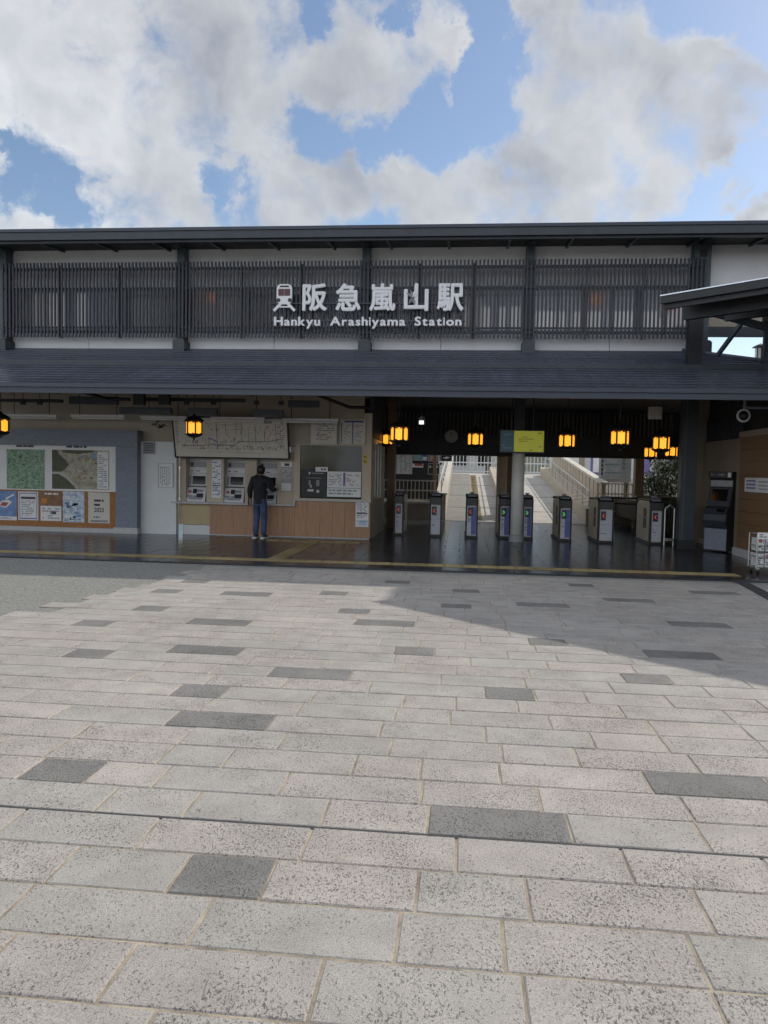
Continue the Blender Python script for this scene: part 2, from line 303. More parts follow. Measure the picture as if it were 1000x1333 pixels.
# ------------------------------------------------------------------ mesh helpers
class MB:
    def __init__(s): s.v = []; s.f = []; s.m = []; s.mats = []
    def mi(s, m):
        if m not in s.mats: s.mats.append(m)
        return s.mats.index(m)
    def add(s, vs, fs, m):
        k = len(s.v); s.v += [tuple(v) for v in vs]; i = s.mi(m)
        for f_ in fs: s.f.append(tuple(k+a for a in f_)); s.m.append(i)
        return s
    def box(s, x0, x1, y0, y1, z0, z1, m):
        x0, x1 = min(x0, x1), max(x0, x1); y0, y1 = min(y0, y1), max(y0, y1); z0, z1 = min(z0, z1), max(z0, z1)
        return s.add([(x0,y0,z0),(x1,y0,z0),(x1,y1,z0),(x0,y1,z0),(x0,y0,z1),(x1,y0,z1),(x1,y1,z1),(x0,y1,z1)],
              [(0,3,2,1),(4,5,6,7),(0,1,5,4),(1,2,6,5),(2,3,7,6),(3,0,4,7)], m)
    def obox(s, c, hx, hy, hz, rot, m):
        """box with its own rotation matrix"""
        vs = [Vector(c) + rot @ Vector((a*hx, b*hy, d*hz)) for d in (-1,1) for (a,b) in ((-1,-1),(1,-1),(1,1),(-1,1))]
        return s.add(vs, [(0,3,2,1),(4,5,6,7),(0,1,5,4),(1,2,6,5),(2,3,7,6),(3,0,4,7)], m)
    def bar(s, p, q, w, h, m, up=(0,0,1)):
        p, q = Vector(p), Vector(q); d = (q-p); ln = d.length; d.normalize(); upw = Vector(up)
        if abs(d.dot(upw)) > .98: upw = Vector((0,1,0))
        sx = d.cross(upw).normalized(); uz = sx.cross(d).normalized()
        return s.obox((p+q)/2, w/2, ln/2, h/2, Matrix((sx, d, uz)).transposed(), m)
    def tube(s, p, q, r, m, n=8, r2=None):
        p, q = Vector(p), Vector(q); d = (q-p).normalized(); a = d.orthogonal().normalized(); b = d.cross(a); r2 = r if r2 is None else r2
        vs = [p + (a*math.cos(2*math.pi*i/n) + b*math.sin(2*math.pi*i/n))*r for i in range(n)] + [q + (a*math.cos(2*math.pi*i/n) + b*math.sin(2*math.pi*i/n))*r2 for i in range(n)]
        return s.add(vs, [(i, (i+1) % n, n+(i+1) % n, n+i) for i in range(n)] + [tuple(range(n-1, -1, -1)), tuple(range(n, 2*n))], m)
    def lathe(s, prof, m, n=12, c=(0,0,0), rot=None, ph=0):
        vs = []; c = Vector(c)
        for (r, z) in prof:
            for i in range(n):
                t = 2*math.pi*i/n + ph; v = Vector((r*math.cos(t), r*math.sin(t), z)); vs.append(c + (rot @ v if rot else v))
        fs = [(j*n+i, j*n+(i+1) % n, (j+1)*n+(i+1) % n, (j+1)*n+i) for j in range(len(prof)-1) for i in range(n)]
        fs += [tuple(range(n-1, -1, -1)), tuple(range((len(prof)-1)*n, len(prof)*n))]
        return s.add(vs, fs, m)
    def prism(s, poly, a, b, axis, m):
        """poly in the two other axes, extruded along axis between a and b"""
        def mk(u, v, w): return (w,u,v) if axis == 'x' else ((u,w,v) if axis == 'y' else (u,v,w))
        n = len(poly); vs = [mk(u, v, a) for u, v in poly] + [mk(u, v, b) for u, v in poly]
        return s.add(vs, [tuple(range(n)), tuple(range(2*n-1, n-1, -1))] + [((i+1) % n, i, n+i, n+(i+1) % n) for i in range(n)], m)
    def quad(s, a, b, c, d, m): return s.add([a,b,c,d], [(0,1,2,3)], m)
    def mesh(s, name, off=(0,0,0)):
        me = bpy.data.meshes.new(name); o = Vector(off)
        me.from_pydata([tuple(Vector(v)-o) for v in s.v], [], s.f)
        for m in s.mats: me.materials.append(MATS[m])
        me.polygons.foreach_set('material_index', s.m)
        bm = bmesh.new(); bm.from_mesh(me); bmesh.ops.recalc_face_normals(bm, faces=bm.faces); bm.to_mesh(me); bm.free(); me.update(); return me
    def build(s, name, parent=None, smooth=False, loc=None, bevel=0):
        off = Vector((0,0,0))
        root = parent
        while root is not None and root.parent is not None: root = root.parent
        if root is not None: off = Vector(root.get('_o', (0,0,0)))
        if loc is not None: off = Vector(loc)
        o = bpy.data.objects.new(name, s.mesh(name, off)); col.objects.link(o)
        if parent is not None: o.parent = parent
        elif loc is not None: o.location = loc; o['_o'] = list(loc)
        if smooth:
            for p in o.data.polygons: p.use_smooth = True
        if bevel:
            b = o.modifiers.new('bevel', 'BEVEL'); b.width = bevel; b.segments = 2; b.limit_method = 'ANGLE'
        return o
ROOTS = []
def tag(o, label, cat, group=None):
    o['label'] = label; o['category'] = cat
    if group: o['group'] = group
    return o
def thing(name, loc, label, cat, group=None, rz=0):
    o = bpy.data.objects.new(name, None); col.objects.link(o); o.location = loc; o.rotation_euler.z = rz; o.empty_display_size = .2
    o['_o'] = list(loc) if rz == 0 else [0, 0, 0]; ROOTS.append(o)
    return tag(o, label, cat, group)
def part(name, parent):                       # an empty part that groups pieces
    o = bpy.data.objects.new(name, None); col.objects.link(o); o.parent = parent; o.empty_display_size = .2; return o
def struct(o, kind='structure'): o['kind'] = kind; return o
def piece(name, mesh, parent, loc, rot=(0,0,0), scale=None):
    o = bpy.data.objects.new(name, mesh); col.objects.link(o); o.parent = parent; o.location = loc; o.rotation_euler = rot
    if scale: o.scale = scale
    return o
def copy_tree(o, parent=None):
    c = o.copy(); col.objects.link(c); c.parent = parent
    for ch in list(o.children): copy_tree(ch, c)
    return c
def place(proto, first, loc, label, group, rz=0):
    o = proto if first else copy_tree(proto)
    o.location = loc; o.rotation_euler.z = rz; o['label'] = label; o['group'] = group; return o

def textmesh(txt, bold=.0, extrude=.04, res=4, bev=0):
    cu = bpy.data.curves.new('t', 'FONT'); cu.body = txt; cu.size = 1; cu.offset = bold; cu.extrude = extrude; cu.resolution_u = res; cu.bevel_depth = bev
    ob = bpy.data.objects.new('t', cu); col.objects.link(ob); bpy.context.view_layer.update()
    dg = bpy.context.evaluated_depsgraph_get(); me = bpy.data.meshes.new_from_object(ob.evaluated_get(dg), depsgraph=dg)
    bpy.data.objects.remove(ob); bpy.data.curves.remove(cu); return me
def fit_text(name, txt, x0, x1, z0, z1, y, depth, material, parent, bold=0):
    """lettering facing -y, fitted into the box x0..x1, z0..z1; front face at y"""
    me = textmesh(txt, 0); me.name = name
    vs = [v.co.copy() for v in me.vertices]
    if not vs: return None
    ax0, ax1 = min(v.x for v in vs), max(v.x for v in vs); ay0, ay1 = min(v.y for v in vs), max(v.y for v in vs); az = max(abs(v.z) for v in vs) or 1
    off = Vector((0,0,0)); root = parent
    while root is not None and root.parent is not None: root = root.parent
    if root is not None: off = Vector(root.get('_o', (0,0,0)))
    # heavier strokes: the glyph is repeated with small shifts, each copy a hair deeper
    shifts = [(0, 0)] + ([(math.cos(R_(45*k))*bold, math.sin(R_(45*k))*bold) for k in range(8)] if bold else [])
    vv, ff = [], []; fs = [tuple(p.vertices) for p in me.polygons]; bb = bold
    for i, (dx, dy) in enumerate(shifts):
        k = len(vv)
        for c in vs: vv.append(Vector((x0+(c.x+dx-ax0+bb)/(ax1-ax0+2*bb)*(x1-x0), y+i*.0012*(depth > .01)+i*.0001+depth*(1-(c.z/az+1)/2), z0+(c.y+dy-ay0+bb)/(ay1-ay0+2*bb)*(z1-z0))) - off)
        ff += [tuple(k+q for q in f_) for f_ in fs]
    bpy.data.meshes.remove(me); me = bpy.data.meshes.new(name); me.from_pydata([tuple(v) for v in vv], [], ff)
    me.materials.append(MATS[material]); me.update()
    o = bpy.data.objects.new(name, me); col.objects.link(o); o.parent = parent; return o

def textlines(mb, x0, x1, z0, z1, y, n, m, dens=.8, rg=rnd):
    """rows of short ink strokes, as small print looks from far"""
    h = (z1-z0)/n
    for i in range(n):
        z = z1-(i+.72)*h; x = x0; end = x1-(x1-x0)*rg.choice((0, 0, .05, .2, .4))
        while x < end:
            w = h*rg.uniform(.5, 1.9)
            if rg.random() < dens: mb.box(x, min(x+w, end), y-.0008, y, z, z+h*.5, m)
            x += w+h*rg.uniform(.12, .4)

# ------------------------------------------------------------------ ground
g = MB(); g.box(-700, 700, -300, 1500, -.6, -.014, 'asphalt'); struct(g.build('ground'))

FLOOR_Y = 12.3
# --- granite plaza: rows of slabs 0.3 m deep, dark slabs where the photograph has them
DARK = [(230,357,1135),(557,740,1075),(848,1010,1028),(38,137,998),(218,362,935),(230,297,897),(353,457,875),(635,692,903),(818,872,888),(845,938,856),
        (519,561,846),(221,318,845),(94,149,848),(465,537,811),(253,324,808),(692,734,836),(103,146,810),(902,955,771),(790,850,782),(675,737,786),
        (577,611,790),(592,622,769),(740,770,760),(872,945,812),(190,235,771),(290,347,774),(422,452,770),(442,480,795),(180,217,791),(235,272,757),(505,530,757)]
Y0R, DR = 3.31, .3
dark_rows = {}
for (a, b, y) in DARK:
    p = gnd((a+b)/2, y); k = math.floor((p.y-Y0R)/DR); yc = Y0R+(k+.5)*DR
    sc_ = yc
    xa, xb = gnd(a, y).x, gnd(b, y).x
    ln = .64 if (xb-xa) > .5 else .36
    if xb-xa > .85: ln = .78
    dark_rows.setdefault(k, []).append(((xa+xb)/2, ln))
GAP = .010
def slab_mesh(L_, m):
    """one slab, top slightly domed at its arrises, sides down into the bed"""
    hx, hy, c = L_/2-GAP/2, DR/2-GAP/2, .0055
    mb = MB()
    lo = [(-hx,-hy,-.03),(hx,-hy,-.03),(hx,hy,-.03),(-hx,hy,-.03)]
    md = [(-hx,-hy,-c),(hx,-hy,-c),(hx,hy,-c),(-hx,hy,-c)]
    hi = [(-hx+c,-hy+c,0),(hx-c,-hy+c,0),(hx-c,hy-c,0),(-hx+c,hy-c,0)]
    fs = [(8,9,10,11)]
    for i in range(4): j = (i+1) % 4; fs += [(i,j,4+j,4+i),(4+i,4+j,8+j,8+i)]
    mb.add(lo+md+hi, fs, m); return mb
def diag(y): return -4.67+(y-7.37)*.187 if y > 7.0 else -4.74+(y-7)*.62
slabs = []
k0, k1 = -7, math.floor((FLOOR_Y-.02-Y0R)/DR)
bed = MB()
for k in range(k0, k1+1):
    y = Y0R+(k+.5)*DR
    if y+DR/2 > FLOOR_Y: break
    xl = max(-.64*y-2.0, diag(y)+rnd.uniform(-.25, .25)); xr = .40*y+2.6
    fixed = sorted([(c-l/2, c+l/2) for c, l in dark_rows.get(k, [])]); x = xl; row = []
    def fill(a, b):
        x = a
        if b-a < .12: return a
        while x < b-.001:
            l_ = rnd.choice((.64, .64, .64, .58, .7, .36, .42)); rest = b-x
            if rest < .2:
                if row: row[-1] = (row[-1][0], b, row[-1][2])
                x = b; break
            if rest-l_ < .28: l_ = rest if rest < .85 else rest/2
            row.append((x, x+l_, 'granite')); x += l_
        return x
    for (a, b) in fixed:
        if a > x+.1: fill(x, a); x = a
        if b > x: row.append((x if x > a else a, b, 'granite_dark')); x = b
    fill(x, xr)
    for (a, b, m) in row: slabs.append((y, a, b, m))
    yb = y-DR/2
    bed.box(row[0][0], row[-1][1], yb, yb+DR, -.05, -.005, 'mortar')
bedo = struct(bed.build('plaza_paving')); bedo['label'] = 'pale granite slab plaza with scattered dark slabs'
def inview(y, a, b): return b > -.63*y-.1 and a < .40*y+.05 and y > 1.9
slabs.sort(key=lambda s: (0 if inview(s[0], s[1], s[2]) else 1, s[0]))
cache = {}; rest = MB()
for i, (y, a, b, m) in enumerate(slabs):
    L_ = round(b-a, 2); hz = rnd.uniform(-.0012, .0022)
    if k0 <= 0 and abs(y-DR/2-Y0R) < .01: hz -= .0005
    if i < 300:
        if (L_, m) not in cache: cache[(L_, m)] = slab_mesh(b-a, m).mesh('paving_slab')
        piece('paving_slab', cache[(L_, m)], bedo, ((a+b)/2, y+(.006 if abs(y-DR/2-Y0R) < .01 else 0), hz), (rnd.uniform(-.004, .004), rnd.uniform(-.003, .003), rnd.uniform(-.003, .003)))
    else:
        q = slab_mesh(b-a, m); tx = rnd.uniform(-.004, .004)
        rest.add([(vx+(a+b)/2, vy+y, vz+hz+vy*tx) for vx, vy, vz in q.v], q.f, m)
ro = rest.build('far_slabs', bedo); ro['kind'] = 'stuff'
# expansion joint sealed with dark rubber
j = MB(); j.box(-3.6, 4.2, Y0R-.012, Y0R+.010, -.02, -.0015, 'joint_dark'); j.build('expansion_joint', bedo)

# --- covered floor of dark tiles, slot drain, tactile strip
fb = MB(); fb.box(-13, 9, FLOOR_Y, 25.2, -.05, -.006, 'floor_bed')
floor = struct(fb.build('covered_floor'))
T = .6
tm = MB(); h_ = T/2-.003; c_ = .0025
tm.add([(-h_,-h_,-.02),(h_,-h_,-.02),(h_,h_,-.02),(-h_,h_,-.02),(-h_+c_,-h_+c_,0),(h_-c_,-h_+c_,0),(h_-c_,h_-c_,0),(-h_+c_,h_-c_,0)],
       [(4,5,6,7),(0,1,5,4),(1,2,6,5),(2,3,7,6),(3,0,4,7)], 'tile_dark')
tmesh = tm.mesh('floor_tile'); far = MB(); tl = []
ny = int((25.2-FLOOR_Y-.12)/T)
for jy in range(ny):
    y = FLOOR_Y+.12+T*(jy+.5)
    for ix in range(-20, 13):
        x = T*ix+(T/2 if jy % 2 else 0)
        tl.append((0 if (-.64*y < x < .4*y and y < 19) else 1, y, x))
tl.sort()
for i, (v_, y, x) in enumerate(tl):
    hz = rnd.uniform(-.001, .001); rx, ry = rnd.uniform(-.0015, .0015), rnd.uniform(-.0015, .0015)
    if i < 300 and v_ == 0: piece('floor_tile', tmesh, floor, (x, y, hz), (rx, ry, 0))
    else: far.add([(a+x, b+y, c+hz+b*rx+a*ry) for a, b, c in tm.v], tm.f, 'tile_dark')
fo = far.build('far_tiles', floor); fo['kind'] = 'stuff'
d = MB(); d.box(-13, 9, FLOOR_Y+.005, FLOOR_Y+.115, -.004, -.002, 'joint_dark')
for i in range(110): d.box(-13+i*.2, -13+i*.2+.18, FLOOR_Y+.012, FLOOR_Y+.108, -.003, .001, 'steel_dark')
d.build('slot_drain', floor)
d = MB(); pa, pb = gnd(962, 756), gnd(1060, 808); pa.z = pb.z = .001; d.bar(pa, pb, .2, .006, 'joint_dark')
for i in range(22): q = pa.lerp(pb, (i+.5)/22); q.z = .0045; dd = (pb-pa).normalized(); sx = Vector((-dd.y, dd.x, 0)); d.bar(q-sx*.085, q+sx*.085, .035, .004, 'steel_dark')
tag(d.build('drain_grating'), 'dark drain grating running diagonally by the newspaper rack', 'drain')
# raised-bar tactile tiles
tt = MB(); tt.box(-.147, .147, -.147, .147, -.004, .006, 'tactile')
for b in range(4): tt.box(-.12, .12, -.115+b*.068, -.085+b*.068, .006, .011, 'tactile')
td = MB(); td.box(-.147, .147, -.147, .147, -.004, .006, 'tactile')
for a in range(4):
    for b in range(4): td.box(-.12+a*.07, -.09+a*.07, -.12+b*.07, -.09+b*.07, .006, .011, 'tactile')
barm, dotm = tt.mesh('tactile_tile'), td.mesh('tactile_tile')
tp = MB(); tp.box(-12, 4.55, 12.9, 13.2, -.004, .003, 'tactile'); tac = struct(tp.build('tactile_path')); tac['label'] = 'yellow tactile path along the covered floor'
bx = gnd(372, 722).x
for i in range(55):
    x = 4.4-.3*i
    piece('tactile_tile', dotm if abs(x-bx) < .5 or i == 0 else barm, tac, (x, 13.05, .001))
for jy in range(12):
    piece('tactile_tile', dotm if jy > 9 else barm, tac, (bx, 13.35+.3*jy, .001), (0, 0, math.pi/2))
for ix in range(-3, 4): 
    if ix: piece('tactile_tile', dotm if abs(ix) < 2 else barm, tac, (bx+.3*ix, 16.65, .001))

# ------------------------------------------------------------------ station building
WY, LY = 17.5, 17.12          # wall plane and lattice plane of the upper storey
bld = thing('station_building', (0, 17.5, 0), 'low station building with dark slatted upper storey and long dark canopy roof', 'building')
XL, XR = at(14, 390, WY).x, at(909, 390, WY).x      # ends of the lattice storey
ZT, ZB = 6.68, 4.33
# main roof: thin dark plate with deep fascia
m = MB(); m.prism([(16.3, 6.60), (16.3, 6.69), (18.35, 6.95), (18.35, 6.83)], -14, 12, 'x', 'steel_dark'); roof = m.build('main_roof', bld)
m = MB(); m.box(-14, 12, 16.27, 16.36, 6.49, 6.685, 'steel_dark'); m.box(-14, 12, 16.24, 16.27, 6.655, 6.72, 'fascia_blue'); m.box(-14, 12, 16.36, 16.44, 6.44, 6.52, 'steel_dark'); m.build('fascia', roof)
m = MB(); m.prism([(16.44, 6.50), (16.44, 6.56), (18.3, 6.745), (18.3, 6.685)], -14, 12, 'x', 'soffit_dark'); m.build('soffit', roof)
for i in range(20):
    x = -13.2+i*1.28; m = MB(); m.bar((x, 16.4, 6.45), (x, 17.4, 6.56), .05, .06, 'steel_dark'); m.build('rafter', roof)
# walls
pil = [at(p, 390, WY).x for p in (13, 241, 478, 688, 908)]
zt0, zt1 = at(500, 374, WY).z, at(500, 319, WY).z     # upper blank band
zb0, zb1 = at(500, 457, WY).z, at(500, 433, WY).z     # base band
for a, b in zip(pil[:-1], pil[1:]):
    m = MB(); m.box(a+.08, b-.08, WY, WY+.1, zt0, 6.8, 'white_wall'); m.build('wall_panel', bld)
    xm = a+(b-a)*rnd.uniform(.44, .52)
    for (u, v) in ((a+.08, xm-.006), (xm+.006, b-.08)):
        m = MB(); m.box(u, v, WY-.02, WY+.1, 4.2, zb1, 'white_wall'); m.build('base_panel', bld)
# windows behind the lattice (frosted panes of a narrow gallery, daylight comes through from its far side)
for bi, (a, b) in enumerate(zip(pil[:-1], pil[1:])):
    n = 3
    for i in range(n):
        u, v = a+.08+(b-a-.16)*i/n, a+.08+(b-a-.16)*(i+1)/n
        fr = MB()
        for (p, q, r, s) in ((u, u+.06, zb1, zt0), (v-.06, v, zb1, zt0), (u+.06, v-.06, zt0-.07, zt0), (u+.06, v-.06, zb1, zb1+.06)):
            fr.box(p, q, WY-.01, WY+.06, r, s, 'machine_grey')
        xm = (u+v)/2; fr.box(xm-.025, xm+.025, WY, WY+.05, zb1+.06, zt0-.07, 'machine_grey')
        w = fr.build('window', bld)
        for (p, q) in ((u+.06, xm-.025), (xm+.025, v-.06)):
            pn = MB(); pn.box(p, q, WY+.02, WY+.03, zb1+.06, zt0-.07, 'pane_frosted'); pn.build('pane', w)
# gallery floor, ceiling and far wall with openings
m = MB(); m.box(XL-.2, XR+.6, WY+.1, 18.3, 4.2, 4.3, 'steel_dark'); m.build('gallery_floor', bld)
GYW = 18.1; cur = XL-.1
for (pa, pb, zg) in ((42, 118, 6.62), (400, 430, 5.9), (606, 684, 6.05), (698, 885, 5.95)):
    g0, g1 = at(pa, 400, WY).x+.62, at(pb, 400, WY).x+.62
    m = MB(); m.box(cur, g0, GYW, GYW+.08, 4.3, 6.72, 'white_wall'); m.box(g0, g1, GYW, GYW+.08, 4.3, 4.7, 'white_wall')
    if zg < 6.6: m.box(g0, g1, GYW, GYW+.08, zg, 6.72, 'white_wall')
    for t in range(1, 4): m.box(g0+(g1-g0)*t/4-.03, g0+(g1-g0)*t/4+.03, GYW+.01, GYW+.07, 4.7, zg, 'steel_dark')
    m.build('gallery_wall', bld); cur = g1
for (px, py) in ((279, 388), (775, 391), (871, 400)):
    p = at(px, py, WY+.14); m = MB(); m.lathe([(.03, -.09), (.07, -.07), (.08, 0), (.07, .07), (.03, .09)], 'lamp_warm', 10, p); m.box(p.x-.02, p.x+.02, p.y-.02, p.y+.02, p.z+.09, 6.7, 'near_black'); m.build('gallery_lamp', bld, True)
# pilasters with shoe blocks
for i, x in enumerate(pil):
    w = .085 if i < 4 else .17
    m = MB(); m.box(x-w, x+w, LY+.085, WY+.05, 4.5, 6.66, 'steel_teal')
    if i == 4: m.box(x-.06, x+.07, LY+.06, LY+.085, 6.28, 6.42, 'near_black')
    po = m.build('pilaster', bld)
    m = MB(); m.prism([(x-w-.05, 4.22), (x+w+.05, 4.22), (x+w+.05, 4.46), (x+w, 4.50), (x-w, 4.50), (x-w-.05, 4.46)], LY-.04, WY+.02, 'y', 'steel_dark'); m.build('shoe', po)
    m = MB(); m.box(x-.08, x+.08, LY-.3, LY+.08, 6.52, 6.6, 'steel_dark'); m.build('bracket', po)
# lattice
lat = part('lattice_screen', bld)
zs0, zs1 = at(500, 440, LY).z, at(500, 339, LY).z
sm = MB(); sm.box(-.0185, .0185, -.02, .02, zs0, zs1, 'slat_dark'); smesh = sm.mesh('slat')
x = at(4, 390, LY).x; xe = at(917, 385, LY).x; ns = 187
for i in range(ns):
    piece('slat', smesh, lat, (x+(xe-x)*i/(ns-1), LY-17.5, 0))
for py, hh in ((347.5, .045), (374, .035), (426.5, .03), (432.5, .035)):
    z = at(500, py, LY).z; m = MB(); m.box(x, xe, LY+.021, LY+.06, z-hh*.7, z+hh*.7, 'slat_dark'); m.build('rail', lat)
for a, b in zip(pil[:-1], pil[1:]):
    for t in (.335, .665): 
        xm = a+(b-a)*t; m = MB(); m.box(xm-.022, xm+.022, LY+.061, LY+.12, zs0, zs1-.05, 'slat_dark'); m.build('stud', lat)
# right bay over the passage: blank wall, tan panel, beam, open to the sky below
zr = at(955, 437, WY).z
m = MB(); m.box(pil[4]+.2, 12, WY, WY+.1, 5.55, 6.8, 'white_wall'); m.build('wall_panel', bld)
m = MB(); m.box(pil[4]+.2, 12, WY+.6, WY+.7, zr+.1, 5.55, 'beige_wall'); m.build('passage_wall', bld)
m = MB(); m.box(pil[4]+.2, 12, WY-.02, WY+.2, zr, zr+.14, 'steel_dark'); m.box(pil[4]+.2, 12, WY+.03, WY+.6, zr+.14, zr+.2, 'steel_dark'); m.build('passage_beam', bld)
m = MB(); m.box(pil[0]-.12, pil[0]-.02, WY+.1, 18.2, 4.2, 6.72, 'white_wall'); m.build('end_wall', bld)

# --- canopy roof: overlapping metal courses
can = part('canopy_roof', bld)
EY, EZ = 13.6, 3.07
HX, HX2 = 4.75, 8.7          # hip: top and foot
HL, HL2 = -10.9, -13.5
NC = 17
for i in range(NC):
    t0, t1 = i/NC, (i+1)/NC+.02
    ya, za = EY+(17.5-EY)*t0, EZ+(4.33-EZ)*t0; yb, zb = EY+(17.5-EY)*t1, EZ+(4.33-EZ)*t1
    xr0, xr1 = HX2+(HX-HX2)*t0, HX2+(HX-HX2)*min(1, t1)
    m = MB(); th = .026
    m.add([(-14, ya, za+th), (xr0, ya, za+th), (xr1, yb, zb+.002), (-14, yb, zb+.002), (-14, ya, za-.012), (xr0, ya, za-.012), (xr1, yb, zb-.03), (-14, yb, zb-.03)],
          [(0,1,2,3),(4,7,6,5),(0,4,5,1),(1,5,6,2),(2,6,7,3),(3,7,4,0)], 'roof_metal'); m.build('roof_course', can)
# hip end facing the passage
for i in range(NC):
    t0, t1 = i/NC, (i+1)/NC+.02
    xa, xb = HX2+(HX-HX2)*t0, HX2+(HX-HX2)*min(1, t1); za, zb = EZ+(4.33-EZ)*t0, EZ+(4.33-EZ)*t1; ya, yb = EY+(17.5-EY)*t0, EY+(17.5-EY)*min(1, t1)
    m = MB(); m.add([(xa, ya, za+.024), (xa, 17.5, za+.024), (xb, 17.5, zb), (xb, yb, zb), (xa, ya, za-.014), (xa, 17.5, za-.014), (xb, 17.5, zb-.03), (xb, yb, zb-.03)],
          [(0,1,2,3),(4,7,6,5),(0,4,5,1),(1,5,6,2),(2,6,7,3),(3,7,4,0)], 'roof_metal'); m.build('roof_course', can)
m = MB(); m.bar((HX2, EY, EZ+.05), (HX, 17.5, 4.36), .12, .05, 'roof_metal'); m.build('hip_cap', can)
m = MB(); m.box(-14, HX2, EY-.05, EY+.03, 2.905, 3.045, 'fascia_blue'); m.box(-14, HX2, EY-.10, EY-.05, 3.01, 3.075, 'fascia_blue')
m.box(HX2-.03, HX2+.05, EY+.03, 17.5, 2.905, 3.045, 'fascia_blue'); m.build('fascia', can)
x0_ = at(484, 540, 17.5).x
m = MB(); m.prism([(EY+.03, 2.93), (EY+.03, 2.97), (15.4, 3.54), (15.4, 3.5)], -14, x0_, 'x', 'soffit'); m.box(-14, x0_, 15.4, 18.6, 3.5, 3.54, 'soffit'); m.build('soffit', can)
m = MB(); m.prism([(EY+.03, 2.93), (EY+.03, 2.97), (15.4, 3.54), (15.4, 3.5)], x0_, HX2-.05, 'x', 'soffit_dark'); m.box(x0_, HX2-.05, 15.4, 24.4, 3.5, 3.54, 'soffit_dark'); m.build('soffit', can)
m = MB(); m.box(-14, 12, 15.4, 24.6, 3.56, 3.75, 'steel_dark'); m.build('hall_roof', bld)
for i in range(24):
    xx = -13+i*.92
    if xx > HX2-.2: break
    m = MB(); m.bar((xx, EY+.05, 2.93), (xx, 15.38, 3.46), .06, .07, 'near_black'); m.build('rafter', can)
for (yy, zz, hh) in ((15.4, 3.36, .26), (16.9, 3.42, .16)):
    m = MB(); m.box(-14, HX2-.3, yy-.06, yy+.06, zz-hh/2, zz+hh/2, 'near_black'); m.build('beam', can)

# ------------------------------------------------------------------ station lettering
SY = LY-.10
sign = thing('station_sign', (at(480, 400, SY).x, SY, at(480, 405, SY).z), 'white raised station lettering and train emblem on the lattice', 'sign')
for ch, (a, b) in zip('阪急嵐山駅', ((394, 426), (437, 470), (481, 515), (526, 558), (569, 604))):
    X0, X1, Z0, Z1 = rc(a, 369, b, 405, SY); fit_text('letter', ch, X0, X1, Z0, Z1, SY-.03, .06, 'sign_letter', sign, .026)
for w, a, b in (('Hankyu', 357, 417), ('Arashiyama', 430, 528), ('Station', 540, 601)):
    X0, X1, Z0, Z1 = rc(a, 411.3, b, 424.3, SY)
    cuw = [textmesh(c, 0) for c in w]; adv = []
    wid = [max(v.co.x for v in me.vertices)-min(v.co.x for v in me.vertices) for me in cuw]; tot = sum(wid)+.075*(len(w)-1); k = (X1-X0)/tot; x = X0
    base, cap = Z0, Z1-Z0
    for c, me, wd in zip(w, cuw, wid):
        ys = [v.co.y for v in me.vertices]; lo, hi = min(ys), max(ys); u = cap/.75
        fit_text('letter', c, x, x+wd*k, base+lo*u, base+hi*u, SY-.03, .06, 'sign_letter', sign, .03); x += (wd+.075)*k
# train emblem: rounded cab with window, lamps and splayed rails
X0, X1, Z0, Z1 = rc(358, 370, 383, 405, SY); w_, h__ = X1-X0, Z1-Z0; xc = (X0+X1)/2
def rrect(x0, x1, z0, z1, r, n=5):
    pts = []
    for (cx, cz, a0) in ((x1-r, z1-r, 0), (x0+r, z1-r, 90), (x0+r, z0+r, 180), (x1-r, z0+r, 270)):
        for i in range(n+1): t = R_(a0+90*i/n); pts.append((cx+r*math.cos(t), cz+r*math.sin(t)))
    return pts
m = MB(); m.prism(rrect(X0+.1*w_, X1-.1*w_, Z0+.25*h__, Z1, .1), SY-.03, SY+.03, 'y', 'sign_letter'); em = m.build('emblem_body', sign)
m = MB(); m.prism(rrect(X0+.19*w_, X1-.19*w_, Z0+.56*h__, Z0+.82*h__, .02), SY-.034, SY-.028, 'y', 'sign_window'); m.box(xc-.008, xc+.008, SY-.036, SY-.03, Z0+.56*h__, Z0+.82*h__, 'ink_grey')
m.box(xc-.1, xc+.1, SY-.034, SY-.028, Z0+.88*h__, Z0+.94*h__, 'ink'); m.build('emblem_window', em)
for s in (-1, 1):
    m = MB(); m.lathe([(.045, 0), (.045, .006)], 'ink', 12, (xc+s*.13, SY-.03, Z0+.40*h__), Matrix.Rotation(R_(90), 3, 'X')); m.build('emblem_lamp', em)
    m = MB(); m.bar((xc+s*.08, SY, Z0+.27*h__), (xc+s*.24, SY, Z0+.01*h__), .06, .05, 'sign_letter', (0, 1, 0)); m.build('emblem_rail', em)
m = MB(); m.box(xc-.15, xc+.15, SY-.02, SY+.02, Z0+.13*h__, Z0+.18*h__, 'sign_letter'); m.build('emblem_tie', em)
# small leaf sprig on the letter 山
p = at(537, 387, SY-.06); m = MB()
for a in (-50, -20, 15, 50, 150, 200):
    t = R_(90+a); q = p+Vector((math.cos(t)*.17, 0, math.sin(t)*.17)); sv = Vector((-math.sin(t), 0, math.cos(t)))*.03; mid = p+(q-p)*.5
    m.add([p, mid+sv, q, mid-sv, p+Vector((0,.012,0)), mid+sv+Vector((0,.012,0)), q+Vector((0,.012,0)), mid-sv+Vector((0,.012,0))], [(0,1,2,3),(4,7,6,5),(0,4,5,1),(1,5,6,2),(2,6,7,3),(3,7,4,0)], 'ink_grey' if a > 0 else 'sign_letter')
m.build('leaf_sprig', sign)
m = MB()
for zz in (Z0+.3*h__, Z0-.35*h__): m.box(X0-.1, at(606, 400, SY).x, SY+.031, SY+.06, zz-.015, zz+.015, 'steel_dark')
m.build('mounting_rail', sign)

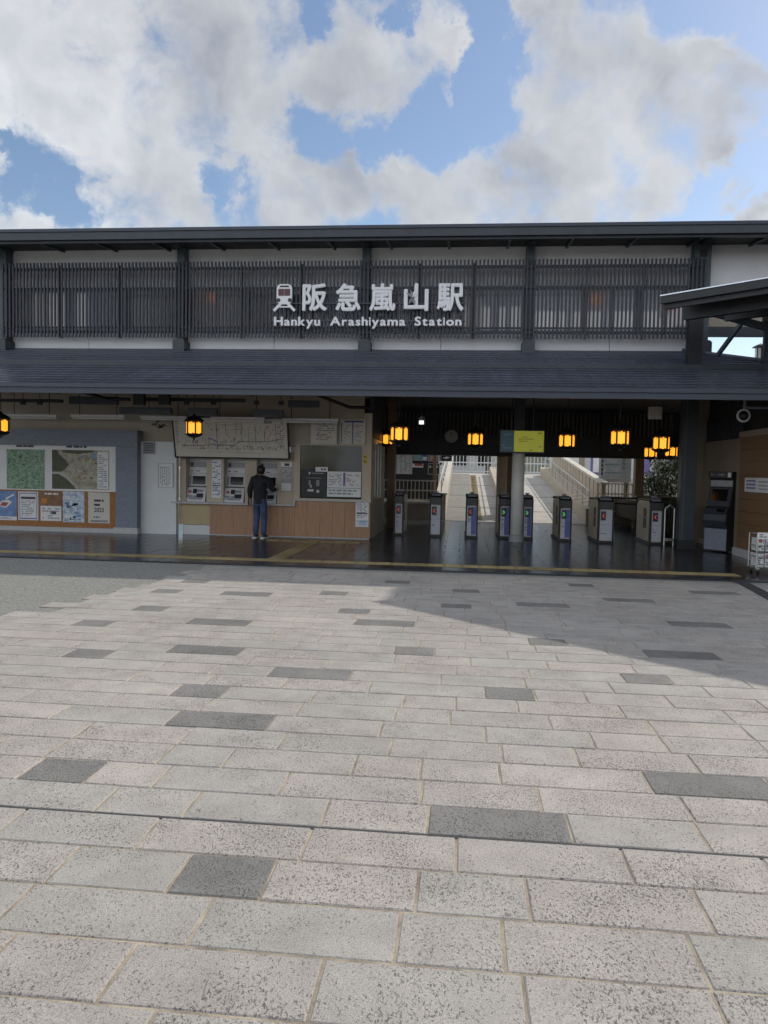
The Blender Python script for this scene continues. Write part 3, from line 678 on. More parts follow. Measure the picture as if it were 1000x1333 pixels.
# ------------------------------------------------------------------ ground storey walls
WB = 17.55
wx0, wx1 = at(-60, 600, WB).x, at(232, 600, WB).x
m = MB(); m.box(-14, at(384, 560, WB).x, WB+.05, WB+.15, 2.1, 3.5, 'beige_wall'); m.box(-14, at(185, 600, WB).x, WB+.05, WB+.15, 0, 2.1, 'beige_wall'); m.build('ground_wall', bld)
X0, X1, Z0, Z1 = rc(181, 575, 232, 695, WB)
m = MB(); m.box(X0, X1, WB-.12, WB+.04, 0, Z1, 'white_paint'); m.build('wall_pier', bld)
# vent, notice and brushed calligraphy on the pier
X0, X1, Z0, Z1 = rc(187, 575, 202, 591, WB-.12); v = thing('wall_vent', ((X0+X1)/2, WB-.12, Z0), 'small square grey vent on the white pier', 'vent')
m = MB(); m.box(X0, X1, WB-.15, WB-.122, Z0, Z1, 'machine_grey'); m.box(X0+.03, X1-.03, WB-.153, WB-.15, Z0+.03, Z1-.03, 'near_black'); vf = m.build('vent_frame', v)
for i in range(5):
    m = MB(); z = Z0+.045+i*(Z1-Z0-.08)/5; m.box(X0+.03, X1-.03, WB-.165, WB-.153, z, z+.02, 'machine_grey'); m.build('louvre', v)
def paper(name, label, cat, rect, Y, base, fn=None, group=None, th=.006, frame=None):
    X0, X1, Z0, Z1 = rc(*rect, Y)
    r = thing(name, ((X0+X1)/2, Y, Z0), label, cat, group)
    m = MB(); m.box(X0, X1, Y-th, Y, Z0, Z1, base); m.build('sheet', r)
    if frame:
        m = MB(); t = .018
        for (a, b, c, d) in ((X0-t, X0, Z0-t, Z1+t), (X1, X1+t, Z0-t, Z1+t), (X0, X1, Z1, Z1+t), (X0, X1, Z0-t, Z0)): m.box(a, b, Y-th-.012, Y, c, d, frame)
        m.build('frame', r)
    if fn:
        m = MB(); fn(m, X0, X1, Z0, Z1, Y-th); 
        if m.f: m.build('print', r)['kind'] = 'stuff'
    return r
def lines(n, ink='ink_grey', pad=.1, head=None):
    def fn(m, X0, X1, Z0, Z1, y):
        w, h = X1-X0, Z1-Z0; top = Z1-h*pad
        if head: m.box(X0+w*.15, X1-w*.15, y-.001, y, Z1-h*.2, Z1-h*.1, head); top = Z1-h*.26
        textlines(m, X0+w*pad, X1-w*pad, Z0+h*pad, top, y, n, ink)
    return fn
def vlines(m, X0, X1, Z0, Z1, y):
    w = (X1-X0)
    for i in range(6):
        x = X0+w*(.12+.13*i); z = Z1-.06
        while z > Z0+.08:
            l_ = rnd.uniform(.02, .07); m.box(x, x+w*.06, y-.001, y, z-l_, z, 'ink_grey'); z -= l_+rnd.uniform(.01, .03)
paper('wall_notice', 'white notice with columns of print on the white pier', 'notice', (207, 604, 225, 634), WB-.12, 'paper', vlines, None, .012, 'stone_pale')
m = MB(); p = at(208, 553, WB+.05)
for k in range(9):
    a = p+Vector((rnd.uniform(-.16, .16), 0, rnd.uniform(-.1, .1))); b = a+Vector((rnd.uniform(-.12, .12), 0, rnd.uniform(-.08, .08))); a.y = b.y = WB+.035
    m.bar(a, b, .03, .012, 'ink', (0, 1, 0))
tag(m.build('wall_flourish'), 'small dark brushed flourish on the beige wall above the white pier', 'ornament')

# ------------------------------------------------------------------ notice board
NY = 17.28
nb = thing('notice_board', (at(76, 690, NY).x, NY, 0), 'long public notice board with grey-blue stone frame and two maps', 'notice board')
xl = at(-150, 600, NY).x; X0, X1, Z0, Z1 = rc(0, 580, 152, 638, NY); xf = at(180, 620, NY).x; zt = at(76, 559, NY).z; zc0 = at(76, 686, NY).z
m = MB(); m.box(xl, xf, NY-.06, NY+.26, Z1, zt, 'stone_blue'); m.build('lintel', nb)
m = MB(); m.box(X1, xf, NY-.06, NY+.26, .14, Z1-.004, 'stone_blue'); m.build('jamb', nb)
m = MB(); m.box(X1-.05, xf+.02, NY-.08, NY+.26, 0, .14, 'stone_pale'); m.box(xl, X1-.05, NY-.02, NY+.26, 0, zc0-.003, 'stone_pale'); m.build('plinth', nb)
m = MB(); m.box(xl, X1, NY, NY+.05, Z0, Z1, 'paper'); mp_ = m.build('map_panel', nb)
m = MB(); m.box(xl, X1, NY+.002, NY+.05, zc0, Z0-.012, 'cork'); m.build('cork_panel', nb)
m = MB(); m.box(xl, X1, NY-.012, NY+.05, Z0-.012, Z0, 'rail_steel'); m.build('divider', nb)
def greenmap(m, X0, X1, Z0, Z1, y):
    for k in range(90):
        a, b = rnd.uniform(X0+.02, X1-.06), rnd.uniform(Z0+.02, Z1-.04); s = rnd.uniform(.008, .028); m.box(a, a+s*rnd.uniform(.8, 2.2), y-.001, y, b, b+s, rnd.choice(('ink_green', 'ink', 'ink_green', 'map_olive', 'ink_blue')))
    for k in range(16):
        a = Vector((rnd.uniform(X0+.03, X1-.03), y-.0012, rnd.uniform(Z0+.03, Z1-.03))); b = a+Vector((rnd.uniform(-.3, .3), 0, rnd.uniform(-.25, .25))); b.x = min(max(b.x, X0+.02), X1-.02); b.z = min(max(b.z, Z0+.02), Z1-.02)
        m.bar(a, b, .006, .001, 'poster_pale', (0, 1, 0))
def tanmap(m, X0, X1, Z0, Z1, y):
    w, h = X1-X0, Z1-Z0; P_ = lambda u, v: (X0+u*w, Z0+v*h)
    m.prism([P_(0, .44), P_(.16, .44), P_(.22, .5), P_(.3, .62), P_(.24, .74), P_(.12, .9), P_(.08, 1), P_(0, 1)], y-.001, y, 'y', 'map_olive')
    m.prism([P_(0, 0), P_(.42, 0), P_(.36, .12), P_(.24, .28), P_(.12, .38), P_(0, .38)], y-.001, y, 'y', 'map_olive')
    m.prism([P_(.2, .93), P_(.45, .9), P_(.7, .95), P_(.78, 1), P_(.16, 1)], y-.001, y, 'y', 'map_olive')
    m.prism([P_(0, .385), P_(.12, .385), P_(.25, .285), P_(.42, .02), P_(.47, .02), P_(.3, .3), P_(.16, .435), P_(0, .435)], y-.001, y, 'y', 'map_river')
    m.prism([P_(.66, .8), P_(.76, .78), P_(.8, .88), P_(.74, .95), P_(.67, .9)], y-.001, y, 'y', 'map_water')
    m.box(*[X0+.8*w, X0+.99*w], y-.002, y, Z0+.02*h, Z0+.97*h, 'paper'); textlines(m, X0+.82*w, X0+.97*w, Z0+.05*h, Z0+.94*h, y-.002, 18, 'ink_grey')
    for k in range(70):
        a, b = X0+w*rnd.uniform(.32, .76), Z0+h*rnd.uniform(.06, .86); s = rnd.uniform(.006, .02); m.box(a, a+s*rnd.uniform(1, 3.5), y-.0015, y, b, b+s, rnd.choice(('ink', 'ink_grey', 'ink_red', 'map_olive', 'ink_blue')))
    for k in range(14):
        a = Vector((X0+w*rnd.uniform(.3, .76), y-.0012, Z0+h*rnd.uniform(.08, .88))); b = a+Vector((rnd.uniform(-.3, .3), 0, rnd.uniform(-.2, .2))); b.x = min(max(b.x, X0+w*.3), X0+w*.78); b.z = min(max(b.z, Z0+h*.03), Z0+h*.95); m.bar(a, b, .006, .001, rnd.choice(('paper_cream', 'ink_grey')), (0, 1, 0))
for rect, base, fn in (((9, 585, 58, 637), 'map_green', greenmap), ((68, 586, 142, 637), 'map_tan', tanmap)):
    a0, a1, b0, b1 = rc(*rect, NY); b0 = max(b0, Z0+.01)
    m = MB(); m.box(a0, a1, NY-.008, NY, b0, b1, base); mo = m.build('map_sheet', nb)
    m = MB(); fn(m, a0, a1, b0, b1, NY-.008); m.build('print', mo)
    m = MB(); textlines(m, a0+(a1-a0)*.25, a0+(a1-a0)*.85, b1+.03, b1+.12, NY, 1, 'ink', .95); m.build('title', mp_)
a0, a1, b0, b1 = rc(-90, 585, -6, 637, NY); m = MB(); m.box(a0, a1, NY-.008, NY, max(b0, Z0+.01), b1, 'map_tan'); mo = m.build('map_sheet', nb)
PG = 'posters pinned on the cork panel'
def p_blue(m, X0, X1, Z0, Z1, y):
    w, h = X1-X0, Z1-Z0
    m.prism([(X0+w*.1, Z0+h*.5), (X0+w*.5, Z0+h*.42), (X0+w*.78, Z0+h*.62), (X0+w*.6, Z0+h*.7), (X0+w*.3, Z0+h*.66)], y-.001, y, 'y', 'paper'); m.prism([(X0+w*.2, Z0+h*.5), (X0+w*.5, Z0+h*.47), (X0+w*.62, Z0+h*.6), (X0+w*.35, Z0+h*.62)], y-.002, y, 'y', 'ink_red')
    m.prism([(X0+w*.5, Z0+h*.7), (X0+w*.9, Z0+h*.86), (X0+w*.86, Z0+h*.92), (X0+w*.46, Z0+h*.74)], y-.001, y, 'y', 'paper'); m.box(X0, X1, y-.001, y, Z0, Z0+h*.13, 'paper'); textlines(m, X0+.04, X1-.05, Z0+.03, Z0+h*.1, y-.001, 2, 'ink_blue')
def p_frame(m, X0, X1, Z0, Z1, y):
    w, h = X1-X0, Z1-Z0
    for (a, b, c, d) in ((.06, .94, .93, .96), (.06, .94, .04, .08), (.06, .09, .08, .93), (.91, .94, .08, .93)): m.box(X0+a*w, X0+b*w, y-.001, y, Z0+c*h, Z0+d*h, 'ink_purple')
    m.box(X0+w*.14, X0+w*.86, y-.001, y, Z0+h*.74, Z0+h*.82, 'ink'); textlines(m, X0+w*.16, X1-w*.16, Z0+h*.14, Z0+h*.7, y, 9, 'ink_grey')
def p_brown(m, X0, X1, Z0, Z1, y):
    w, h = X1-X0, Z1-Z0; m.box(X0, X1, y-.001, y, Z0, Z0+h*.5, 'paper'); m.box(X0+w*.05, X0+w*.3, y-.001, y, Z0+h*.58, Z0+h*.75, 'ink_orange')
    textlines(m, X0+w*.2, X0+w*.85, Z0+h*.84, Z0+h*.96, y, 1, 'paper', 1); textlines(m, X0+w*.08, X0+w*.92, Z0+h*.05, Z0+h*.44, y-.001, 5, 'ink_grey')
    m.box(X0+w*.5, X0+w*.75, y-.0015, y, Z0+h*.22, Z0+h*.34, 'ink')
def p_sky(m, X0, X1, Z0, Z1, y):
    w, h = X1-X0, Z1-Z0
    for k in range(26):
        a, b = X0+w*rnd.uniform(.02, .7), Z0+h*rnd.uniform(.03, .6); m.box(a, a+w*rnd.uniform(.06, .28), y-.001, y, b, b+h*rnd.uniform(.02, .09), rnd.choice(('paper', 'paper', 'paper_blue', 'ink_blue', 'paper_sky', 'ink')))
    textlines(m, X0+w*.1, X0+w*.9, Z0+h*.72, Z0+h*.86, y, 2, 'paper', 1); textlines(m, X0+w*.06, X0+w*.6, Z0+.02, Z0+h*.12, y, 2, 'ink')
def p_year(m, X0, X1, Z0, Z1, y):
    w, h = X1-X0, Z1-Z0; m.box(X0+w*.1, X0+w*.9, y-.001, y, Z0+h*.03, Z0+h*.1, 'ink_grey'); textlines(m, X0+w*.25, X0+w*.75, Z0+h*.14, Z0+h*.24, y, 1, 'ink_blue', 1)
for rect, base, fn, lab in (((-6, 639, 22, 677), 'paper_blue', p_blue, 'blue poster with white and red shapes, first on the cork panel'),
        ((24, 640, 50, 677), 'paper', p_frame, 'white poster with purple border and lines of text'),
        ((53, 639, 80, 678), 'paper_brown', p_brown, 'brown poster with orange patch over a white lower half'),
        ((82, 640, 110, 680), 'paper_sky', p_sky, 'sky blue poster with white patches, on the cork panel'),
        ((115, 641, 143, 681), 'paper_cream', p_year, 'pale poster reading 2023 at the stone jamb end')):
    r = paper('poster', lab, 'poster', rect, NY+.001, base, fn, PG)
    if base == 'paper_cream':
        a0, a1, b0, b1 = rc(*rect, NY); w, h = a1-a0, b1-b0
        mm = MB(); textlines(mm, a0+w*.28, a0+w*.72, b0+h*.52, b0+h*.8, NY-.006, 2, 'ink', 1); mm.build('heading', r)['kind'] = 'stuff'
        for txt, v0, v1 in (('2023', .36, .50),): fit_text('lettering', txt, a0+w*.28, a0+w*.72, b0+h*v0, b0+h*v1, NY-.008, .002, 'ink', r, .02)

# fluorescent fittings along the wall head
FG = 'strip light fittings over the counter wall'
for (a, b, y, lab) in ((8, 75, 542.5, 'unlit pale strip light over the left map'), (93, 163, 543, 'unlit pale strip light over the stone jamb'), (183, 243, 544.5, 'unlit pale strip light left of the ticket machine lantern'),
                  (275, 345, 546, 'unlit pale strip light over the fare map'), (368, 441, 548, 'unlit pale strip light over the fare tables')):
    p, q = at(a, y, 17.0), at(b, y, 17.0); t = thing('strip_light', ((p.x+q.x)/2, 17.0, p.z), lab, 'light', FG)
    m = MB(); m.box(p.x, q.x, 16.95, 17.05, p.z+.005, p.z+.06, 'machine_white'); m.build('housing', t)
    m = MB(); m.tube((p.x+.03, 17.0, p.z-.02), (q.x-.03, 17.0, p.z-.02), .018, 'paper', 8); m.build('tube', t)
    for xx in (p.x+.2, q.x-.2):
        m = MB(); m.tube((xx, 17, p.z+.06), (xx, 17, 3.5), .01, 'near_black', 6); m.build('hanger', t)

# ------------------------------------------------------------------ ticket office
TY = 17.50
zl = at(300, 655, TY).z           # ledge height
off = thing('ticket_office', (at(370, 690, TY).x, TY, 0), 'beige ticket office with wood-panelled counter and glazed corner window', 'ticket office')
xa, xb, xc_, xd = at(232, 640, TY).x, at(273, 675, TY).x, at(384, 640, TY).x, at(482, 675, TY).x
zh = at(300, 588, TY).z; z2 = at(430, 651, TY).z; zb_ = at(380, 698, TY).z
m = MB(); m.box(xa, xb, TY+.06, TY+.5, at(255, 683, TY).z, zl-.03, 'pale_yellow'); m.build('counter_panel', off)
m = MB(); m.box(xa+.08, xb, TY+.1, TY+.5, 0, at(255, 683, TY).z-.01, 'white_paint'); m.build('counter_base', off)
n = 7
for i in range(n):
    u, v = xb+(xc_-xb)*i/n, xb+(xc_-xb)*(i+1)/n; m = MB(); m.box(u+.002, v-.002, TY, TY+.5, zb_, zl-.03, 'wood_dado'); m.build('dado_panel', off)
for i in range(6):
    u, v = xc_+(xd-xc_)*i/6, xc_+(xd-xc_)*(i+1)/6; m = MB(); m.box(u+.002, v-.002, TY, TY+.5, zb_, z2-.03, 'wood_dado'); m.build('dado_panel', off)
m = MB(); m.box(xb, xd-.02, TY+.02, TY+.5, 0, zb_-.003, 'stone_pale'); m.build('skirting', off)
m = MB(); m.box(at(224, 655, TY).x, xc_+.02, TY-.09, TY+.5, zl-.03, zl+.01, 'stone_pale'); m.box(xc_-.02, xd+.02, TY-.05, TY+.5, z2-.03, z2+.005, 'stone_pale'); m.box(xc_-.025, xc_+.02, TY-.06, TY-.002, zl+.01, z2-.03, 'stone_pale'); m.build('ledge', off)
# wall around the three machine bays
bays = [(242, 269), (291, 319), (334, 361)]; zt_ = at(300, 594, TY).z; ztop = at(300, 545, TY).z
cur = xa; MY = TY+.12
for (a, b) in bays:
    u, v = at(a, 625, MY).x, at(b, 625, MY).x
    m = MB(); m.box(cur, u, MY, MY+.14, zl, zt_, 'tan_panel'); m.build('bay_pier', off); cur = v
    m = MB(); m.box(u, v, MY+.5, MY+.54, zl, zt_, 'machine_grey'); m.box(u-.02, u, MY+.14, MY+.5, zl, zt_, 'tan_panel'); m.box(v, v+.02, MY+.14, MY+.5, zl, zt_, 'tan_panel'); m.build('bay_lining', off)
m = MB(); m.box(cur, xc_-.03, MY, MY+.14, zl, zt_, 'tan_panel'); m.build('bay_pier', off)
m = MB(); m.box(xa, xc_-.03, MY-.01, MY+.55, zt_, zt_+.12, 'tan_panel'); m.build('bay_lintel', off)
m = MB(); m.box(xc_-.03, at(405, 560, TY).x, TY+.08, TY+.16, z2, 3.503, 'beige_wall'); m.build('wall_panel', off)
# glazed window with frame, room behind
X0, X1, Z0, Z1 = rc(389, 578, 473, 649, TY); Z0 = z2
m = MB()
for (a, b, c, d) in ((X0, X0+.03, Z0, Z1), (X1-.03, X1, Z0, Z1), (X0+.03, X1-.03, Z1-.035, Z1), (X0+.03, X1-.03, Z0, Z0+.03)): m.box(a, b, TY+.0, TY+.09, c, d, 'tan_panel')
win = m.build('window', off)
m = MB(); m.box(X0+.03, X1-.03, TY+.04, TY+.05, Z0+.03, Z1-.035, 'pane_dark'); m.build('pane', win)
m = MB(); m.box(xc_-.03, X0, TY+.02, TY+.079, Z0, Z1, 'tan_panel'); m.build('wall_strip', off)
m = MB(); m.box(X1, xd, TY+.005, TY+.12, Z0, 2.9, 'tan_panel'); m.build('corner_post', off)
m = MB(); m.box(at(405, 560, TY).x, X1, TY+.02, TY+.1, Z1, 3.503, 'beige_wall'); m.build('wall_head', off)
# return wall along the gate hall
BY = 20.6
m = MB(); m.box(xd-.09, xd, TY+.5, BY, 0, z2, 'tan_panel'); m.box(xd-.09, xd, TY+.12, TY+.5, .06, z2-.03, 'tan_panel'); m.build('return_wall', off)
m = MB(); m.box(xd-.09, xd, TY+.12, BY, 2.35, 3.503, 'near_black'); m.build('return_head', off)
for (ya, yb) in ((TY+.12, 18.1), (19.9, BY)):
    m = MB(); m.box(xd-.09, xd, ya, yb, z2, 2.35, 'tan_panel'); m.build('return_pier', off)
m = MB()
for k in range(4): yy = 18.1+k*.6; m.box(xd-.07, xd-.02, yy-.025, yy+.025, z2+.03, 2.3, 'rail_steel')
m.box(xd-.07, xd-.02, 18.1, 19.9, z2, z2+.03, 'rail_steel'); m.box(xd-.07, xd-.02, 18.1, 19.9, 2.3, 2.35, 'rail_steel'); rw = m.build('window', off)
for k in range(3): m = MB(); m.box(xd-.05, xd-.04, 18.125+k*.6, 18.675+k*.6, z2+.03, 2.3, 'pane_dark'); m.build('pane', rw)
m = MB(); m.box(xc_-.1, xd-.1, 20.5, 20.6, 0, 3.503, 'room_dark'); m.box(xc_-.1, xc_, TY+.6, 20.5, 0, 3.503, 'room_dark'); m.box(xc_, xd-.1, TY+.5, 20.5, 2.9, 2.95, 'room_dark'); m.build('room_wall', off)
m = MB(); m.box(xc_+.2, xd-.4, 19.2, 19.9, .0, 1.05, 'machine_grey'); m.box(xc_+.5, xc_+1.0, 19.3, 19.5, 1.05, 1.45, 'black_plastic'); m.box(xc_+.2, xc_+1.5, 20.3, 20.5, 1.5, 2.1, 'paper_cream'); m.build('desk', off)
# papers and boards on the office
OG = 'papers on the ticket office'
paper('dark_poster', 'black square poster with faint pale figures inside the office window', 'poster', (392, 611, 425, 647), TY+.035, 'paper_black', lambda m, X0, X1, Z0, Z1, y: ([m.box(X0+(X1-X0)*a, X0+(X1-X0)*b, y-.001, y, Z0+(Z1-Z0)*c, Z0+(Z1-Z0)*d, q) for a, b, c, d, q in ((.3, .36, .82, .9, 'paper'), (.42, .9, .84, .88, 'ink_grey'), (.2, .8, .68, .7, 'ink_grey'), (.3, .38, .42, .6, 'ink_grey'), (.36, .42, .34, .44, 'paper_cream'), (.6, .72, .4, .62, 'ink_grey'), (.26, .5, .2, .28, 'paper_cream'), (.62, .72, .16, .26, 'paper_cream'))]), OG)
paper('window_notice', 'white two-column notice inside the office window', 'notice', (426, 614, 470, 647), TY+.036, 'paper', lambda m, X0, X1, Z0, Z1, y: (m.box((X0+X1)/2-.02, (X0+X1)/2+.03, y-.001, y, Z0+.25, Z1-.02, 'ink_purple'), textlines(m, X0+.04, (X0+X1)/2-.05, Z0+.26, Z1-.06, y, 7, 'ink_grey', .6), textlines(m, (X0+X1)/2+.06, X1-.04, Z0+.26, Z1-.06, y, 7, 'ink_red', .4), m.box(X0, X1, y-.001, y, Z0+.2, Z0+.21, 'ink'), textlines(m, X0+.04, X1-.04, Z0+.04, Z0+.18, y, 2, 'ink_grey')), OG)
paper('small_notice', 'small white strip notice over the dark poster', 'notice', (411, 608, 427, 614), TY-.002, 'paper', lines(1, 'ink', .15), OG)
paper('fare_table', 'fare table with red and grey figures over the office window', 'board', (405, 546, 439, 578), TY-.02, 'paper_cream', lambda m, X0, X1, Z0, Z1, y: (textlines(m, X0+.12, X1-.06, Z0+.08, Z1-.08, y, 8, 'ink_grey', .7), textlines(m, X0+.15, X1-.1, Z0+.12, Z1-.2, y-.001, 6, 'ink_red', .3)), OG, .03)
paper('fare_table', 'two-column timetable board with purple bars at the office corner', 'board', (443, 546, 476, 578), TY-.02, 'paper_cream', lambda m, X0, X1, Z0, Z1, y: (m.box((X0+X1)/2-.015, (X0+X1)/2+.015, y-.001, y, Z0, Z1-.06, 'ink_purple'), m.box(X0+.02, X0+.05, y-.001, y, Z0+.03, Z1-.08, 'ink_purple'), m.box(X0+.1, X1-.05, y-.001, y, Z1-.07, Z1-.03, 'ink_blue'), textlines(m, X0+.08, (X0+X1)/2-.04, Z0+.05, Z1-.12, y, 11, 'ink_grey', .6), textlines(m, (X0+X1)/2+.04, X1-.06, Z0+.05, Z1-.12, y, 11, 'ink_grey', .6)), OG, .03)
paper('counter_notice', 'tall white notice pasted on the wood panelling at the counter corner', 'notice', (463, 653, 480, 686), TY, 'paper', lambda m, X0, X1, Z0, Z1, y: (textlines(m, X0+.03, X1-.03, Z0+.2, Z1-.04, y, 9, 'ink_grey'), m.box(X0+.03, X1-.03, y-.001, y, Z0+.3, Z0+.33, 'ink'), m.box(X0+.02, X1-.02, y-.001, y, Z0+.02, Z0+.15, 'paper_sky')), OG)
paper('pillar_notice', 'blue and white price list between the first two ticket machines', 'notice', (276, 598, 288, 648), MY, 'paper', lambda m, X0, X1, Z0, Z1, y: (textlines(m, X0+.02, X1-.02, Z0+.05, Z1-.05, y, 18, 'ink_blue', .7), m.box(X0+.01, X1-.01, y-.001, y, Z0+.28, Z0+.3, 'ink')), OG)
paper('pillar_notice', 'grey notice with dark heading right of the third ticket machine', 'notice', (366, 601, 380, 640), MY, 'machine_grey', lambda m, X0, X1, Z0, Z1, y: (m.box(X0, X1, y-.001, y, Z1-.12, Z1-.01, 'paper'), m.box(X0+.08, X1-.06, y-.002, y, Z1-.1, Z1-.04, 'ink'), textlines(m, X0+.02, X1-.02, Z0+.25, Z1-.15, y, 7, 'paper_cream', .7), m.box(X0+.01, X1-.01, y-.001, y, Z0+.02, Z0+.2, 'paper')), OG)
paper('yellow_sticker', 'small yellow sticker on the office corner post', 'sticker', (473, 592, 478, 604), TY+.004, 'sticker_yellow', lines(3, 'ink'), OG, .003)
# fare map board leaning out over the machines
X0, X1, Z0, Z1 = rc(230, 545, 376, 595, TY-.1); hgt = Z1-Z0
fm = thing('fare_map', ((X0+X1)/2, TY-.1, Z0), 'wide white railway fare map board tilted over the ticket machines', 'board')
tl_ = R_(14); rm = Matrix.Rotation(tl_, 3, 'X')
def tilt(mb):
    mb.v = [tuple(Vector((x, TY-.1, Z0)) + rm @ Vector((0, y-(TY-.1), z-Z0))) for x, y, z in mb.v]; return mb
m = MB(); m.box(X0, X1, TY-.12, TY-.08, Z0, Z1+.03, 'paper_cream'); tilt(m).build('panel', fm)
m = MB()
for (a, b, c, d) in ((X0-.03, X0, Z0-.03, Z1+.05), (X1, X1+.03, Z0-.03, Z1+.05), (X0, X1, Z0-.03, Z0), (X0, X1, Z1+.03, Z1+.05)): m.box(a, b, TY-.135, TY-.07, c, d, 'near_black')
tilt(m).build('frame', fm)
m = MB(); w = X1-X0; y = TY-.121
def seg(pts, ink, t=.012):
    for (a, b), (c, d) in zip(pts[:-1], pts[1:]): m.bar((X0+a*w, y, Z0+b*hgt), (X0+c*w, y, Z0+d*hgt), t, .001, ink, (0, 1, 0))
seg([(.06, .3), (.2, .3), (.3, .32), (.52, .32), (.58, .42), (.72, .42), (.86, .44), (.93, .5)], 'ink')
seg([(.38, .9), (.38, .2)], 'ink_blue', .016); seg([(.3, .5), (.3, .36), (.56, .30), (.56, .1)], 'ink_grey'); seg([(.4, .85), (.55, .85), (.55, .6)], 'ink_grey'); seg([(.66, .8), (.66, .2)], 'ink_grey'); seg([(.5, .74), (.62, .74)], 'ink_red', .008)
seg([(.82, .5), (.86, .66), (.84, .8)], 'ink_orange'); seg([(.9, .45), (.9, .9)], 'ink_blue'); seg([(.1, .22), (.9, .24)], 'ink_grey', .006); seg([(.3, .14), (.8, .12)], 'ink_grey', .006)
seg([(.3, .5), (.34, .46), (.38, .4)], 'ink_blue', .02); seg([(.46, .9), (.46, .62), (.5, .5)], 'ink_red', .012); seg([(.6, .9), (.6, .42)], 'ink_green', .012); seg([(.8, .42), (.8, .7), (.84, .86)], 'ink_orange', .018); seg([(.72, .42), (.72, .85)], 'ink_purple', .012); seg([(.2, .3), (.2, .45)], 'ink_blue', .014)
for k in range(420):
    a, b = rnd.uniform(.04, .96), rnd.choice((.2, .25, .28, .36, .4, .46, .55, .62, .7, .78, .86)); hh = rnd.uniform(.015, .06)
    if rnd.random() < .35+.5*(b < .5) and not (a < .25 and b > .5): m.box(X0+a*w, X0+a*w+.012, y-.001, y, Z0+b*hgt, Z0+b*hgt+hh, rnd.choice(('ink', 'ink_grey', 'ink_grey', 'ink_blue', 'ink_red', 'ink')))
textlines(m, X0+.015*w, X0+.045*w, Z0+.2*hgt, Z0+.95*hgt, y, 14, 'ink_grey'); m.box(X0+.8*w, X0+.87*w, y-.001, y, Z0+.9*hgt, Z0+.97*hgt, 'ink_grey'); textlines(m, X0+.93*w, X0+.98*w, Z0+.2*hgt, Z0+.95*hgt, y, 14, 'ink_grey')
tilt(m).build('print', fm)
m = MB()
for xx in (X0+.4, X1-.4): m.bar((xx, TY-.25, Z1), (xx, TY+.1, Z1+.1), .04, .04, 'near_black')
m.build('bracket', fm)
# ticket machines
def ticket_machine():
    t = thing('ticket_machine', (0, 0, 0), '', 'ticket machine'); W = .24; H = zt_-zl-.04
    m = MB(); m.prism([(.02, 0), (.02, .05), (.12, .34), (.16, .36), (.22, .66), (.24, .68), (.24, H), (.34, H), (.34, 0)], -W, W, 'x', 'machine_white'); m.build('cabinet', t)
    nrm = Matrix.Rotation(math.atan2(.1, .29)*-1, 3, 'X'); nr2 = Matrix.Rotation(-math.atan2(.06, .3), 3, 'X')
    m = MB(); m.obox((.03, .183, .51), .155, .006, .10, nr2, 'screen_black'); m.build('screen', t)
    m = MB(); m.obox((-.185, .19, .51), .03, .006, .11, nr2, 'machine_grey'); m.build('speaker_grille', t)
    m = MB(); m.box(-W+.01, W-.01, .225, .24, H*.78, H*.9, 'machine_grey'); m.box(-W+.06, -W+.12, .222, .225, H*.8, H*.88, 'ink'); m.build('header', t)
    m = MB(); m.box(-W+.02, W-.02, .235, .24, .70, .76, 'paper'); textlines(m, -W+.04, W-.04, .705, .755, .235, 1, 'ink_purple'); m.build('instruction_strip', t)
    m = MB(); m.obox((0, .135, .365), W-.02, .02, .012, Matrix.Identity(3), 'black_plastic'); m.build('shelf_lip', t)
    for (x, z, w, h, q) in ((-.15, .24, .035, .03, 'ink_red'), (-.15, .13, .06, .03, 'machine_grey'), (-.03, .25, .05, .055, 'black_plastic'), (.1, .26, .07, .03, 'machine_grey'), (.1, .15, .08, .05, 'black_plastic'), (-.03, .12, .04, .03, 'machine_grey')):
        yy = .02+(z-.05)*.1/.29; m = MB(); m.obox((x, yy-.003, z), w, .008, h, nrm, q); m.build('slot' if q != 'ink_red' else 'button_panel', t)
    m = MB(); m.obox((0, .028, .075), .16, .006, .02, nrm, 'machine_grey'); m.build('change_tray', t); return t
tmach = ticket_machine()
for i, ((a, b), lab) in enumerate(zip(bays, ('ticket machine nearest the white pier', 'ticket machine between the two notice pillars', 'ticket machine used by the person in black'))):
    place(tmach, i == 0, (at((a+b)/2, 625, MY+.1).x, MY+.02, zl+.005), lab, 'ticket machines in the counter bays')

# ------------------------------------------------------------------ gate hall: columns, rear lintel, frieze
X0, X1, _, _ = rc(664, 640, 682, 705, 18.13); xc = (X0+X1)/2; rr = (X1-X0)/2*.92
colm = part('hall_column', bld)
zsp = at(673, 574, 18.13).z; m = MB(); m.lathe([(rr, .16), (rr, zsp)], 'grey_column', 24, (xc, 18.13, 0)); m.build('shaft', colm, True); m = MB(); m.box(xc-.12, xc+.12, 18.01, 18.25, zsp, 3.5, 'near_black'); m.build('head_post', colm)
m = MB(); m.lathe([(rr+.03, 0), (rr+.03, .14), (rr+.01, .17)], 'machine_grey', 24, (xc, 18.13, 0)); m.build('collar', colm)
X0, X1, _, _ = rc(885, 620, 905, 700, 17.45)
m = MB(); m.box(X0, X1, 17.45, 17.7, 0, 3.5, 'steel_dark'); m.box(X0-.03, X1+.03, 17.42, 17.73, 0, .2, 'near_black'); m.box(X0+.05, X0+.09, 17.43, 17.449, .2, 3.5, 'steel_teal'); m.build('hall_post', bld)
HB = 24.0; zf0, zf1, zf2 = at(600, 593, HB).z, at(600, 566, HB).z, at(600, 536, HB).z
m = MB(); m.box(-3.6, 9, HB, HB+.25, zf0, zf1, 'near_black'); m.build('rear_lintel', bld)
